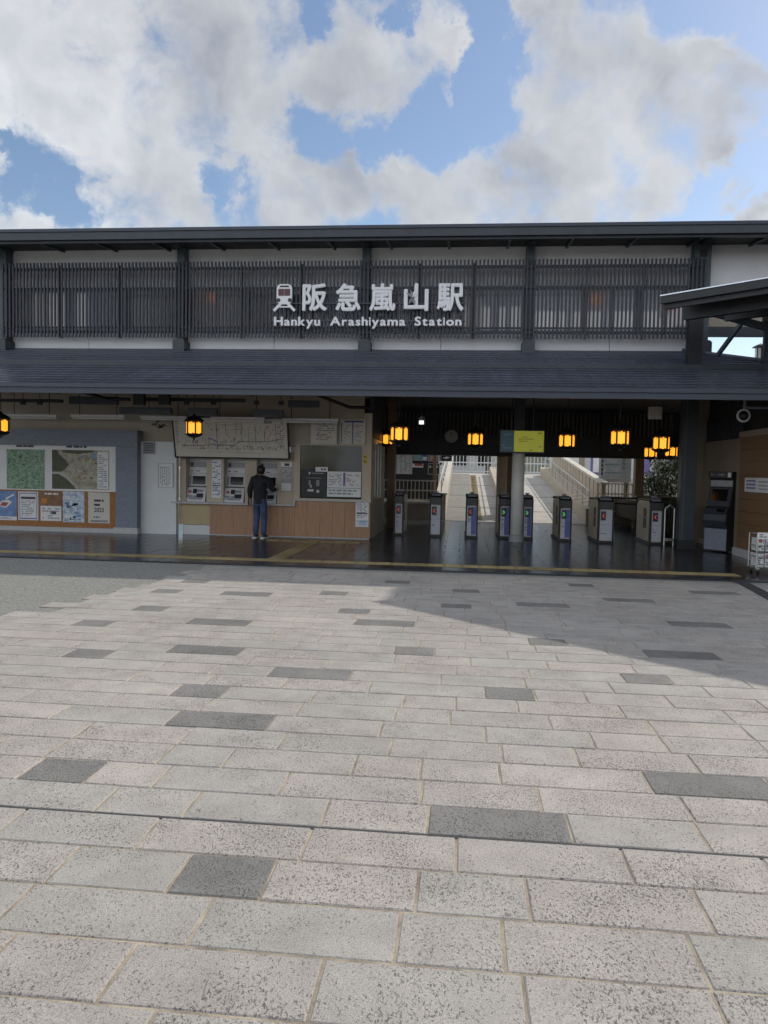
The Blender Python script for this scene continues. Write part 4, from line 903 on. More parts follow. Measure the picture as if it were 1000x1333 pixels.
m = MB(); m.box(-3.6, 9, HB-.02, HB+.25, zf2, 3.565, 'near_black'); m.box(-3.6, 9, HB+.16, HB+.24, zf1+.002, zf2-.002, 'near_black'); m.build('rear_head', bld)
fz = part('frieze', bld); fmsh = MB(); fmsh.box(-.03, .03, -.03, .03, zf1, zf2, 'frieze_grey'); fmm = fmsh.mesh('frieze_slat')
for i in range(74): piece('frieze_slat', fmm, fz, (-2.9+i*.125, HB+.06-17.5, 0))
for px in (562, 700, 790):
    xx = at(px, 550, HB).x; m = MB(); m.box(xx-.16, xx+.16, HB-.06, HB+.12, zf0+.02, 3.5, 'near_black'); m.build('frieze_post', bld)
X0, X1, _, _ = rc(503, 620, 513, 690, 21.2); m = MB(); m.box(X0, X1, 21.2, 21.6, 0, 3.5, 'brown_post'); m.build('hall_post', bld)
X0, X1, _, _ = rc(826, 620, 837, 690, 24.05); m = MB(); m.box(X0, X1, 24.05, 24.35, 0, zf0, 'brown_post'); m.build('hall_post', bld)
X0, X1, _, _ = rc(646, 620, 659, 640, 25.0); m = MB(); m.box(X0, X1, 24.6, 25.0, 0, 3.3, 'concrete_side'); m.build('hall_post', bld)
X0, X1, _, _ = rc(660, 620, 668, 640, 24.4); m = MB(); m.box(X0, X1, 24.3, 24.5, 0, 3.3, 'brown_post'); m.build('hall_post', bld)

# ------------------------------------------------------------------ right-hand annex: receding tan wall, wood-clad kiosk
KX, KY0, KY1, KY2 = 5.78, 14.6, 16.55, 19.2     # side wall plane; wood cladding from KY0 to KY1
ann = thing('kiosk', (KX, KY0, 0), 'wood-clad kiosk with tan rear wall at the right edge', 'kiosk')
zk = 2.42
m = MB(); m.box(KX, KX+3, KY0+.05, KY2, .12, zk, 'brown_wall'); m.build('side_wall', ann)
m = MB(); m.box(KX-.03, KX+3, KY1, KY2, 0, .12, 'stone_pale'); m.box(KX-.14, KX+3, KY0-.06, KY1, 0, .16, 'stone_pale'); m.build('plinth', ann)
for i in range(9):
    z0, z1 = .165+i*(zk-.165)/9, .165+(i+1)*(zk-.165)/9; m = MB(); m.box(KX-.07, KX-.003, KY0, KY1-.003, z0+.003, z1-.003, 'wood_wall'); m.box(KX-.003, KX+3, KY0, KY0+.047, z0+.003, z1-.003, 'wood_wall'); m.build('board', ann)
m = MB(); m.box(KX-.10, KX+3, KY0-.06, KY1+.02, zk, zk+.12, 'brown_wall'); m.box(KX+.1, KX+3, KY0+.1, KY2, zk+.12, 3.5, 'near_black'); m.box(KX-.5, KX+3, KY2, KY2+.1, 0, 3.5, 'brown_wall'); m.build('head', ann)
for i in range(16):
    yy = 16.75+i*.15; m = MB(); m.box(KX+.0, KX+.05, yy-.02, yy+.02, zk+.0, 2.95, 'slat_dark'); m.build('slat', ann)
t = thing('wall_sign', (KX-.07, 15.6, 1.4), 'white sign with blue print on the wood cladding', 'sign'); xs = KX-.071
m = MB(); m.box(xs-.008, xs, 14.75, 16.2, 1.32, 1.60, 'paper'); m.build('sheet', t)
m = MB()
for k in range(3):
    for q in range(7):
        y1 = 16.1-q*.07; m.box(xs-.0095, xs-.008, y1-.05, y1, 1.52-k*.07, 1.555-k*.07, 'ink_blue')
    for q in range(6):
        y1 = 15.45-q*.09; m.box(xs-.0095, xs-.008, y1-.06, y1, 1.51-k*.07, 1.54-k*.07, 'ink_grey')
o_ = m.build('print', t); o_['kind'] = 'stuff'

# ------------------------------------------------------------------ charging machine by the kiosk
p = gnd(926, 719)
atm = thing('charging_machine', (p.x+.1, p.y+.1, 0), 'dark slanted fare charging machine with pale lower panel against the tan wall', 'machine', None, R_(-50))
W = .27
m = MB(); m.prism([(0, .03), (0, .52), (-.06, .66), (-.05, .82), (.03, .95), (.06, .97), (.16, 1.38), (.16, 1.55), (.10, 1.58), (.10, 1.72), (.42, 1.72), (.46, 1.5), (.46, .03)], -W, W, 'x', 'near_black'); m.build('cabinet', atm)
m = MB(); m.box(-W+.015, W-.015, -.006, 0, .05, .50, 'stone_blue'); m.build('lower_panel', atm)
def on(y0, z0, y1, z1, t0, t1, x0, x1, q, nm, lift=.006):
    a = Vector((0, y0+(y1-y0)*t0, z0+(z1-z0)*t0)); b = Vector((0, y0+(y1-y0)*t1, z0+(z1-z0)*t1)); nn = Vector((0, -(z1-z0), y1-y0)).normalized()*lift
    m = MB(); m.add([(x0, a.y, a.z), (x1, a.y, a.z), (x1, b.y, b.z), (x0, b.y, b.z)]+[tuple(Vector(v)+nn) for v in ((x0, a.y, a.z), (x1, a.y, a.z), (x1, b.y, b.z), (x0, b.y, b.z))], [(0,3,2,1),(4,5,6,7),(0,1,5,4),(1,2,6,5),(2,3,7,6),(3,0,4,7)], q); return m.build(nm, atm)
on(-.05, .82, .03, .95, .1, .95, -W+.02, W-.02, 'steel_dark', 'keypad_deck'); on(-.06, .66, -.05, .82, .1, .9, -W+.02, W-.02, 'steel_dark', 'tray_panel')
on(0, .52, -.06, .66, .1, .95, -W+.02, W-.02, 'steel_dark', 'lower_deck')
on(.06, .97, .16, 1.38, .02, .98, -W+.02, W-.02, 'steel_dark', 'screen_bezel'); on(.06, .97, .16, 1.38, .3, .9, -W+.08, W-.1, 'screen_black', 'screen', .012)
on(-.05, .82, .03, .95, .3, .8, .02, .2, 'screen_black', 'card_slot', .012)
m = MB(); m.box(-W+.02, W-.02, .152, .16, 1.40, 1.53, 'machine_grey'); textlines(m, -W+.06, W-.15, 1.42, 1.5, .152, 2, 'ink_grey'); m.build('header', atm)
m = MB(); m.box(-W+.03, W-.12, .094, .10, 1.60, 1.70, 'ink'); textlines(m, -W+.06, W-.16, 1.62, 1.68, .094, 1, 'ink_grey'); m.box(W-.1, W-.03, .094, .10, 1.60, 1.70, 'paper'); m.build('top_sign', atm)
# newspaper rack on castors
p = gnd(984, 748); r = thing('newspaper_rack', (p.x, p.y, 0), 'wheeled wire rack full of folded papers at the right edge', 'rack')
bw, bz = .62, .62
m = MB()
for (xx, yy) in ((0, 0), (bw, 0), (0, .35), (bw, .35)): m.tube((p.x+xx, p.y+yy, .1), (p.x+xx, p.y+yy, bz+.06), .012, 'rail_steel')
for zz in (.12, .3, .48, bz+.05):
    for yy in (0, .35): m.tube((p.x, p.y+yy, zz), (p.x+bw, p.y+yy, zz), .008, 'rail_steel', 6)
    for xx in (0, bw): m.tube((p.x+xx, p.y, zz), (p.x+xx, p.y+.35, zz), .008, 'rail_steel', 6)
m.build('frame', r)
for i in range(5):
    for k in range(2):
        x = p.x+.02+i*.12; zz = .13+k*.26; m = MB(); m.box(x, x+.1, p.y+.01, p.y+.3, zz, zz+.22+rnd.uniform(-.02, .02), 'rack_paper')
        textlines(m, x+.01, x+.09, zz+.02, zz+.19, p.y+.01, 5, 'ink', .6)
        if (i+k) % 3 == 1: m.box(x+.015, x+.06, p.y+.007, p.y+.01, zz+.14, zz+.2, 'ink_red')
        m.build('folded_paper', r)
m = MB(); m.box(p.x, p.x+bw, p.y-.012, p.y-.004, bz-.03, bz+.08, 'paper'); textlines(m, p.x+.03, p.x+.25, bz-.01, bz+.06, p.y-.012, 2, 'ink'); m.box(p.x+.27, p.x+.33, p.y-.014, p.y-.012, bz-.02, bz+.07, 'ink_red'); m.build('header_card', r)
for (xx, yy) in ((.04, .03), (bw-.04, .03), (.04, .32), (bw-.04, .32)):
    m = MB(); m.tube((p.x+xx-.015, p.y+yy, .045), (p.x+xx+.015, p.y+yy, .045), .045, 'black_plastic', 12); m.box(p.x+xx-.02, p.x+xx+.02, p.y+yy-.015, p.y+yy+.015, .06, .12, 'rail_steel'); m.build('castor', r)

# ------------------------------------------------------------------ ticket gates
def gate(x, y, kind, label, wide=0):
    t = thing('ticket_gate', (x, y, 0), label, 'ticket gate', 'ticket gates across the hall'); w = .15+wide; D = 1.45
    m = MB(); m.prism([(y+.02, .06), (y+.02, .72), (y+.1, .95), (y+.22, 1.0), (y+D-.2, 1.0), (y+D, .9), (y+D, .06)], x-w+.02, x+w-.02, 'x', 'gate_beige'); m.build('cabinet', t)
    m = MB(); m.prism([(y+.06, .86), (y+.1, .96), (y+.22, 1.03), (y+D-.2, 1.03), (y+D-.05, .98), (y+D-.05, 1.0), (y+D-.2, 1.045), (y+.2, 1.045), (y+.06, .97)], x-w, x+w, 'x', 'black_plastic'); m.build('top_cover', t)
    m = MB(); m.box(x-w-.01, x+w+.01, y, y+D+.02, 0, .06, 'near_black'); m.build('plinth', t)
    m = MB(); m.box(x-w, x-w+.035, y-.01, y+.1, .06, .98, 'near_black'); m.box(x+w-.035, x+w, y-.01, y+.1, .06, .98, 'near_black'); m.box(x-w+.035, x+w-.035, y-.02, y+.12, .80, .97, 'black_plastic'); m.build('front_frame', t)
    m = MB(); m.box(x-w+.04, x+w-.04, y-.004, y+.018, .08, .78, 'gate_white'); textlines(m, x-w+.06, x, .2, .5, y-.004, 5, 'ink_grey', .4); m.box(x-w+.04, x+w-.04, y-.006, y-.004, .44, .447, 'ink_grey'); m.build('front_panel', t)
    if 'b' in kind: m = MB(); m.box(x-.01, x+w-.045, y-.008, y-.0045, .09, .76, 'gate_blue'); m.build('blue_stripe', t)
    led = 'led_green' if 'g' in kind else 'led_red'; xi = x-w+.06
    m = MB(); m.box(xi, xi+.11, y-.02, y-.005, .54, .75, 'black_plastic'); io = m.build('indicator', t)
    m = MB(); zc = .645
    if 'g' in kind: m.prism([(xi+.02, zc+.045), (xi+.05, zc+.045), (xi+.08, zc+.015), (xi+.08, zc-.015), (xi+.05, zc-.045), (xi+.02, zc-.045), (xi+.02, zc-.025), (xi+.05, zc), (xi+.02, zc+.025)], y-.024, y-.02, 'y', led)
    else:
        m.bar((xi+.08, y-.022, zc+.045), (xi+.035, y-.022, zc), .015, .004, led, (0, 1, 0)); m.bar((xi+.035, y-.022, zc), (xi+.08, y-.022, zc-.045), .015, .004, led, (0, 1, 0))
    m.build('symbol', io)
    m = MB(); m.obox((x, y+.16, 1.045), w*.7, .07, .015, Matrix.Rotation(R_(18), 3, 'X'), 'machine_grey'); m.build('card_reader', t)
    m = MB(); m.box(x-.03, x+.03, y+.3, y+.36, 1.045, 1.09, 'near_black'); m.box(x-.05, x+.05, y+.29, y+.37, 1.09, 1.12, 'machine_grey'); m.build('ticket_slot', t)
    for s in (-1, 1):
        m = MB(); m.box(x+s*(w-.02)-.004, x+s*(w-.02)+.004, y+.45, y+.75, .35, .82, 'near_black'); m.build('flap_housing', t)
        m = MB(); m.box(x+s*(w-.015)-.004, x+s*(w-.015)+.004, y+.15, y+1.3, .60, .62, 'machine_grey'); m.build('trim_line', t)
    return t
for px, y, kind, lab, wide in ((519, 18.85, '', 'ticket gate nearest the ticket office corner', -.03), (567, 18.72, '', 'second ticket gate from the office, white front with red mark', 0), (614, 18.66, 'b', 'ticket gate with red mark and blue stripe left of the round column', 0),
        (657, 18.78, 'gb', 'blue-striped ticket gate with green mark just left of the round column', -.01), (687, 18.78, 'gb', 'ticket gate half hidden behind the round column', -.02), (736, 18.55, 'gb', 'ticket gate with green mark right of the round column', 0),
        (789, 18.3, '', 'white-fronted ticket gate with red arrow, second from the dark post', .03), (855, 18.3, '', 'ticket gate with red arrow beside the dark post', .0)):
    gate(at(px, 680, y).x, y, kind, lab, wide)
# side barrier between last gate and post
X0, X1, _, _ = rc(865, 690, 877, 700, 18.3); b = thing('side_barrier', ((X0+X1)/2, 18.3, 0), 'steel hoop barrier between the last gate and the dark post', 'barrier')
m = MB()
for xx in (X0, X1): m.tube((xx, 18.3, 0), (xx, 18.3, .85), .02, 'rail_steel')
m.tube((X0, 18.3, .85), ((X0+X1)/2, 18.3, .93), .02, 'rail_steel'); m.tube(((X0+X1)/2, 18.3, .93), (X1, 18.3, .85), .02, 'rail_steel'); m.build('hoop', b)
m = MB(); m.box(X0, X1, 18.28, 18.32, .1, .16, 'rail_steel'); m.build('foot_rail', b)

# ------------------------------------------------------------------ lanterns
def lantern():
    t = thing('lantern', (0, 0, 0), '', 'lantern'); Rr = .165; hh = .105
    m = MB(); m.lathe([(.20, hh+.015), (.205, hh+.03), (.235, hh+.035), (.15, hh+.10), (.05, hh+.14), (.02, hh+.19)], 'lantern_frame', 6); m.build('cap', t)
    m = MB(); m.lathe([(.05, -hh-.10), (.13, -hh-.075), (.20, -hh-.03), (.205, -hh-.015)], 'lantern_frame', 6); m.lathe([(.01, -hh-.15), (.025, -hh-.13), (.02, -hh-.10)], 'lantern_frame', 8); m.build('base', t)
    for i in range(6):
        a0, a1 = R_(60*i), R_(60*i+60); p0 = Vector((Rr*math.cos(a0), Rr*math.sin(a0), 0)); p1 = Vector((Rr*math.cos(a1), Rr*math.sin(a1), 0)); mid = (p0+p1)/2; nn = mid.normalized(); d = (p1-p0).normalized()
        m = MB(); m.obox(mid, .006, .064, hh-.006, Matrix((nn, d, Vector((0,0,1)))).transposed(), 'lantern_glow'); po = m.build('shade_panel', t)
        m = MB(); m.obox(p0, .014, .014, hh+.015, Matrix((p0.normalized(), Vector((-p0.y, p0.x, 0)).normalized(), Vector((0,0,1)))).transposed(), 'lantern_frame'); m.build('corner_bar', t)
        for s in (-1, 1): m = MB(); m.obox(mid+nn*.012+Vector((0, 0, s*(hh+.012))), .006, .016, .012, Matrix((nn, d, Vector((0,0,1)))).transposed(), 'lantern_core' if s < 0 else 'lantern_glow'); m.build('glow_notch', t)
    m = MB(); m.tube((0, 0, hh+.18), (0, 0, .88), .009, 'lantern_frame', 6); m.lathe([(.05, .88), (.05, .9)], 'lantern_frame', 10); m.build('hanger', t); return t
lt = lantern()
for i, (px, py, Y, lab) in enumerate(((1, 554, 15.0, 'lit lantern at the left edge before the green map'), (252.5, 557, 15.6, 'lit lantern hanging before the fare map'), (520, 565, 15.0, 'large lit lantern nearest the ticket office corner'),
        (503, 572, 20.0, 'smaller lit lantern just behind the office corner'), (508, 589, 29, 'tiny far lit lantern low behind the office corner'), (619, 572, 17.4, 'lit lantern between the clock and the display screen'),
        (738, 574, 17.0, 'lit lantern right of the display screen'), (807, 570, 15.0, 'lit lantern over the rear poster panel'), (861, 577, 16.6, 'lit lantern beside the dark post, front of a close cluster'),
        (847, 589, 21.8, 'lit lantern partly behind, left in the cluster by the dark post'), (874, 588, 22.4, 'lit lantern partly behind, right in the cluster by the dark post'))):
    q = at(px, py, Y); o = place(lt, i == 0, q, lab, 'lit hanging lanterns')
    hl = [c for c in o.children if c.name.startswith('hanger')][0]
    top = 3.5 if Y > 15.4 else 3.35; 
    if top-q.z > .9 and Y < 25: hl.scale.z = (top-q.z)/.9; hl.location.z = 0

# ------------------------------------------------------------------ things hung in the hall
p = at(588, 568, 23.2); rr = .2*23.2/18; t = thing('wall_clock', p, 'round white clock hanging under the dark frieze', 'clock'); ry = Matrix.Rotation(R_(90), 3, 'X')
m = MB(); m.lathe([(.19, -.06), (.20, .04), (.19, .05)], 'machine_grey', 28, p, ry); m.build('case', t)
m = MB(); m.lathe([(.175, 0), (.175, .004)], 'clock_face', 28, p+Vector((0, -.05, 0)), ry); fc = m.build('face', t)
m = MB()
for k in range(12): a = R_(30*k); m.bar(p+Vector((math.sin(a)*.14, -.056, math.cos(a)*.14)), p+Vector((math.sin(a)*.165, -.056, math.cos(a)*.165)), .012, .003, 'ink', (0, 1, 0))
m.build('hour_mark', fc)
for a, l_, w in ((350, .1, .018), (0, .145, .012)):
    m = MB(); m.bar(p+Vector((0, -.06, 0)), p+Vector((math.sin(R_(a))*l_, -.06, math.cos(R_(a))*l_)), w, .003, 'ink', (0, 1, 0)); m.build('hand', t)
m = MB(); m.tube(p+Vector((0, 0, .19)), (p.x, p.y, 3.5), .02, 'near_black'); m.build('hanger', t)
# display screen
Y = 17.75; X0, X1, Z0, Z1 = rc(652, 561, 708, 588, Y); t = thing('display_screen', ((X0+X1)/2, Y, Z0), 'wide hanging display with yellow page and dark teal side panel', 'display'); w, h = X1-X0, Z1-Z0
m = MB(); m.box(X0-.02, X1+.02, Y, Y+.08, Z0-.02, Z1+.02, 'black_plastic'); m.build('housing', t)
m = MB(); m.box(X0, X0+w*.31, Y-.004, Y, Z0, Z1, 'screen_teal'); m.box(X0+w*.31, X1, Y-.004, Y, Z0, Z1, 'screen_yellow'); scn = m.build('screen', t)
m = MB(); textlines(m, X0+w*.42, X0+w*.78, Z0+h*.45, Z0+h*.75, Y-.004, 3, 'screen_text', .9); m.box(X0+w*.86, X0+w*.96, Y-.005, Y-.004, Z0+h*.86, Z0+h*.93, 'screen_text'); m.box(X0+w*.68, X0+w*.74, Y-.005, Y-.004, Z0+h*.05, Z0+h*.11, 'screen_text'); m.box(X0+w*.89, X0+w*.95, Y-.005, Y-.004, Z0+h*.22, Z0+h*.28, 'screen_text')
textlines(m, X0+w*.03, X0+w*.27, Z0+h*.1, Z0+h*.38, Y-.004, 2, 'poster_teal', .5); m.box(X0+w*.06, X0+w*.25, Y-.005, Y-.004, Z0+h*.78, Z0+h*.84, 'poster_teal'); m.build('screen_print', scn)['kind'] = 'stuff'
for f_ in (.25, .75): m = MB(); m.tube((X0+w*f_, Y+.05, Z1), (X0+w*f_, Y+.05, 3.5), .018, 'near_black'); m.build('hanger', t)
# pendant work lamp
p = at(549, 549, 17.2); t = thing('pendant_lamp', p, 'small white lit pendant lamp left of the clock', 'lamp')
m = MB(); m.lathe([(.07, -.07), (.085, -.02), (.07, .09), (.03, .13)], 'machine_grey', 14, p); m.build('shade', t, True)
m = MB(); m.box(p.x-.05, p.x+.05, p.y-.09, p.y-.075, p.z-.06, p.z+.02, 'lamp_white'); m.build('bulb_panel', t)
m = MB(); m.tube(p+Vector((0, 0, .12)), (p.x, p.y, 3.5), .008, 'near_black', 6); m.build('cord', t)
# wall box
X0, X1, Z0, Z1 = rc(843, 530, 861, 546, 16.85); t = thing('loudspeaker_box', ((X0+X1)/2, 16.85, Z0), 'pale square box fixed under the canopy over the lantern cluster', 'box')
m = MB(); m.box(X0, X1, 16.7, 16.83, Z0, Z1, 'stone_pale'); m.build('casing', t, bevel=.01); m = MB(); m.box(X0+.06, X1-.06, 16.68, 16.7, Z0+.05, Z1-.05, 'tan_panel'); m.build('grille', t)
# round ring fixture on a pipe
p = at(968, 541, 15.2); t = thing('dome_camera', p, 'pale ring-rimmed dome camera on a pipe under the canopy', 'camera')
m = MB(); n = 24
for i in range(n):
    a0, a1 = 2*math.pi*i/n, 2*math.pi*(i+1)/n; m.tube(p+Vector((math.cos(a0)*.11, 0, math.sin(a0)*.11)), p+Vector((math.cos(a1)*.11, 0, math.sin(a1)*.11)), .022, 'machine_white', 8)
m.build('rim', t, True); m = MB(); m.lathe([(.10, 0), (.08, .04), (.045, .07), (.01, .08)], 'black_plastic', 16, p, ry); m.build('dome', t, True)
m = MB(); m.tube(p+Vector((.02, .03, .12)), p+Vector((.02, .03, .3)), .03, 'stone_blue'); m.tube(p+Vector((.05, .03, .15)), p+Vector((1.2, .03, .16)), .025, 'stone_blue'); m.build('pipe', t)
# conduits, trays and boxes under the canopy
UG = 'service fittings under the canopy'
def svc(nm, lab, boxes, Y, q='near_black', cat='duct'):
    m = MB(); c = None
    for (a, y0, b, y1) in boxes:
        X0, X1, Z0, Z1 = rc(a, y0, b, y1, Y); m.box(X0, X1, Y, Y+.12, Z0, Z1, q)
    return tag(m.build(nm), lab, cat, UG)
svc('conduit', 'thin dark conduit under the canopy at the left edge', [(-40, 519, 79, 523)], 15.9)
svc('conduit', 'long thin dark conduit under the canopy over the fare map', [(185, 518, 318, 522.5)], 15.9)
svc('cable_tray', 'dark cable tray under the canopy over the brown map', [(90, 516, 152, 526)], 16.1, 'steel_dark')
svc('cable_tray', 'dark cable tray under the canopy over the white pier', [(155, 530, 222, 539)], 16.3, 'steel_dark')
svc('junction_box', 'dark square box under the canopy, left of a pair', [(173, 508, 187, 527)], 15.5, 'near_black', 'box'); svc('junction_box', 'dark square box under the canopy, right of a pair', [(207, 509, 220, 527)], 15.5, 'near_black', 'box')
svc('junction_box', 'dark wide box under the canopy over the lantern by the fare map', [(245, 531, 282, 541)], 16.2, 'steel_dark', 'box'); svc('junction_box', 'dark wide box under the canopy over the fare tables', [(330, 533, 368, 543)], 16.2, 'steel_dark', 'box')
svc('duct_box', 'grey service duct under the canopy right of the fare map', [(375, 521, 415, 530)], 15.9, 'steel_dark')
for (a, b, lab) in (((95, 507), (140, 519), 'slanting pipe under the canopy over the brown map'), ((405, 511), (455, 530), 'slanting pipe under the canopy by the office corner')):
    m = MB(); m.tube(at(*a, 15.4), at(*b, 16.0), .035, 'near_black', 8); m.tube(at(*b, 16.0), at(b[0]+30, b[1]+1, 16.2), .035, 'near_black', 8); tag(m.build('service_pipe'), lab, 'pipe', UG)
for px, wh in ((30, 'green map'), (52, 'space between the maps'), (210, 'white pier'), (243, 'first ticket machine'), (278, 'price list pillar'), (334, 'third ticket machine'), (366, 'grey notice pillar')):
    q = at(px, 522, 15.9); m = MB(); m.tube(q, (q.x, q.y, 3.5), .008, 'near_black', 6); m.box(q.x-.05, q.x+.05, q.y-.03, q.y+.03, q.z-.08, q.z, 'near_black'); tag(m.build('hanger_rod'), 'thin hanger rod with clamp under the canopy above the '+wh, 'rod', 'hanger rods under the canopy')

# ------------------------------------------------------------------ ramps behind the gates
RY0, RY1, RISE = 25.2, 40.0, 1.5
zr_ = lambda y: (y-RY0)/(RY1-RY0)*RISE
def slope_box(m, x0, x1, dz0, dz1, q, ya=RY0, yb=RY1, base=None):
    p = [(ya, (zr_(ya)+dz0) if base is None else base), (ya, zr_(ya)+dz1), (yb, zr_(yb)+dz1), (yb, (zr_(yb)+dz0) if base is None else base)]
    m.prism(p, x0, x1, 'x', q)
m = MB(); slope_box(m, -.5, 1.42, 0, 0, 'ramp_grey', RY0, RY1, -.3); rl = struct(m.build('ramp_path')); rl['label'] = 'left concrete ramp with yellow tactile strip'
for i in range(46):
    y = RY0+.35+i*.305
    if y > RY1-.2: break
    piece('tactile_tile', barm, rl, (.58, y, zr_(y)+.001), (math.atan2(RISE, RY1-RY0), 0, 0), (1, 1, 1)).rotation_euler = (math.atan2(RISE, RY1-RY0), 0, 0)
m = MB(); slope_box(m, -.5, .41, .001, .005, 'ramp_shade'); m.build('painted_shade', rl)  # shade over the ramp's left half, painted as a thin darker sheet
for y in (28.2, 31.5, 35.2):
    m = MB(); m.bar((-.5, y, zr_(y)+.005), (1.42, y, zr_(y)+.005), .05, .006, 'joint_dark'); m.build('ramp_joint', rl)
m = MB(); slope_box(m, 1.95, 4.0, 0, 0, 'ramp_grey', RY0, RY1, -.3); rr_ = struct(m.build('ramp_path')); rr_['label'] = 'right concrete ramp'
for y in (27.6, 31.5, 35.8): m = MB(); m.bar((1.95, y, zr_(y)+.002), (4.0, y, zr_(y)+.002), .05, .006, 'joint_dark'); m.build('ramp_joint', rr_)
m = MB(); m.box(-60, 60, RY1, 140, -.3, RISE, 'ramp_grey'); struct(m.build('upper_terrace'))
def handrail(nm, lab, x, h, ya, yb, step=1.5, rails=(1.0,), r=.022, dz=0):
    t = thing(nm, (x, ya, zr_(ya)), lab, 'handrail', 'handrails on the ramps')
    y = ya; ps = []
    while y <= yb+.01:
        m = MB(); m.tube((x, y, zr_(y)+dz), (x, y, zr_(y)+dz+h), r, 'rail_steel'); m.build('post', t); y += step
    for k in rails:
        m = MB(); m.tube((x, ya-.2, zr_(ya)+dz+h*k), (x, yb, zr_(yb)+dz+h*k), r, 'rail_steel'); m.build('rail', t)
    return t
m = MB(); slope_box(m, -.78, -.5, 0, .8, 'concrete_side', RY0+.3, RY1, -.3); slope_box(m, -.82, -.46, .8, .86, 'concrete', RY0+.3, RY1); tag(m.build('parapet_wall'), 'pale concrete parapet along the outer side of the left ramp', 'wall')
handrail('handrail', 'steel handrail on the parapet of the left ramp', -.66, .38, RY0+.6, 39.6, 1.6, (.5, 1.0), .018, .86)
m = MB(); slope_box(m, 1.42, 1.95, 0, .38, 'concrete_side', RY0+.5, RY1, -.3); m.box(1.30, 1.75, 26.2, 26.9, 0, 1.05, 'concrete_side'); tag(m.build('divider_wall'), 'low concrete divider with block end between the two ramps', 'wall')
handrail('handrail', 'steel handrail on the divider between the ramps', 1.68, .75, 27.2, 39.6, 2.0, (.55, 1.0), .02, .38)
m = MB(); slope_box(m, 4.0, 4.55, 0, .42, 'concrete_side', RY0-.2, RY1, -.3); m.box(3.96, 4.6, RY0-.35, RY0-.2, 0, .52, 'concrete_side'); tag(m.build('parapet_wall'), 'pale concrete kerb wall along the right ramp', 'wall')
handrail('handrail', 'double steel handrail over the right ramp kerb wall', 4.12, .62, RY0+.2, 39.6, 1.3, (.55, 1.0), .02, .42)
ow = thing('balustrade', (4.7, RY0, 0), 'solid panelled balustrade stepping up outside the right ramp', 'balustrade')
y = RY0+.4
while y < 39.4:
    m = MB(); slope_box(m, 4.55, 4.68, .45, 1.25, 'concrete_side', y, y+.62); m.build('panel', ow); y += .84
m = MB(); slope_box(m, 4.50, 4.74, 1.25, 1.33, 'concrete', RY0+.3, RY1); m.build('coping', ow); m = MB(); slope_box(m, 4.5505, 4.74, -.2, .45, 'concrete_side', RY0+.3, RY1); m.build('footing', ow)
# left court: low wall, slatted rail, boards on a dark rear wall
lw = thing('low_wall', (-1.9, 25.6, 0), 'low dark wall with pale cap left of the ramps', 'wall')
m = MB(); m.box(-3.4, -.85, 25.6, 25.9, 0, .52, 'brown_wall'); m.build('body', lw); m = MB(); m.box(-3.4, -.84, 25.55, 25.95, .52, .60, 'concrete'); m.build('cap', lw)
fc = thing('court_fence', (-1.9, 25.75, .6), 'beige metal fence of upright bars on the low wall left of the ramp', 'fence')
for z in (.64, .95, 1.28): m = MB(); m.box(-3.3, -.82, 25.73, 25.77, z-.02, z+.025, 'gate_beige'); m.build('rail', fc)
for i in range(19): m = MB(); xx = -3.25+i*.132; m.box(xx-.012, xx+.012, 25.735, 25.765, .62, 1.27, 'gate_beige'); m.build('bar', fc)
rw_ = thing('rear_shelter', (-2.2, 28.4, 0), 'dark shelter wall behind the fence left of the ramps', 'shelter')
m = MB(); m.box(-4.5, -.85, 28.4, 28.5, 0, 3.4, 'near_black'); m.build('wall', rw_); m = MB(); m.box(-4.6, -.84, 26.4, 28.6, 3.4, 3.55, 'steel_dark'); m.build('roof', rw_); m = MB(); m.box(-.98, -.86, 26.5, 26.62, 0, 3.4, 'brown_post'); m.build('post', rw_)
RG = 'boards on the shelter wall'
def stripes(m, X0, X1, Z0, Z1, y):
    for i in range(4): xx = X0+(X1-X0)*(.1+.25*i); m.box(xx, xx+.03, y-.003, y, Z0+.05, Z1-.05, 'ink_grey')
    textlines(m, X0+.03, X1-.03, Z0+.08, Z1-.08, y, 12, 'ink_grey', .4)
paper('timetable_board', 'tall pale board in narrow columns behind the office corner', 'board', (513.5, 582, 537, 617), 28.38, 'stone_pale', stripes, RG, .03)
paper('framed_poster', 'teal poster in a pale frame on the dark shelter wall', 'poster', (539, 582, 556, 599), 28.38, 'poster_teal', lambda m, X0, X1, Z0, Z1, y: (m.box(X1-.14, X1-.02, y-.001, y, Z0+.02, Z0+.12, 'paper'), m.box(X1-.18, X1-.02, y-.001, y, Z0+.13, Z0+.22, 'ink_blue')), RG, .03, 'stone_pale')
paper('banner_strip', 'short pink and white strip sign below the teal poster', 'sign', (537, 603.5, 551, 608.5), 28.38, 'paper', lambda m, X0, X1, Z0, Z1, y: m.box(X0+.08, X1-.02, y-.001, y, Z0+.05, Z1, 'ink_red'), RG)
paper('framed_poster', 'small pinkish picture in a pale frame beside the teal poster', 'poster', (558.5, 593, 571, 600), 28.38, 'paper_brown', lines(3, 'paper_cream'), RG, .03, 'stone_pale')
paper('framed_poster', 'dark picture with pale dots in a tall pale frame', 'poster', (558, 604, 572, 617), 28.38, 'paper_black', lambda m, X0, X1, Z0, Z1, y: [m.box(X0+(X1-X0)*a, X0+(X1-X0)*(a+.16), y-.001, y, Z0+(Z1-Z0)*.62, Z0+(Z1-Z0)*.82, 'paper_cream') for a in (.08, .4, .72)], RG, .03, 'stone_pale')
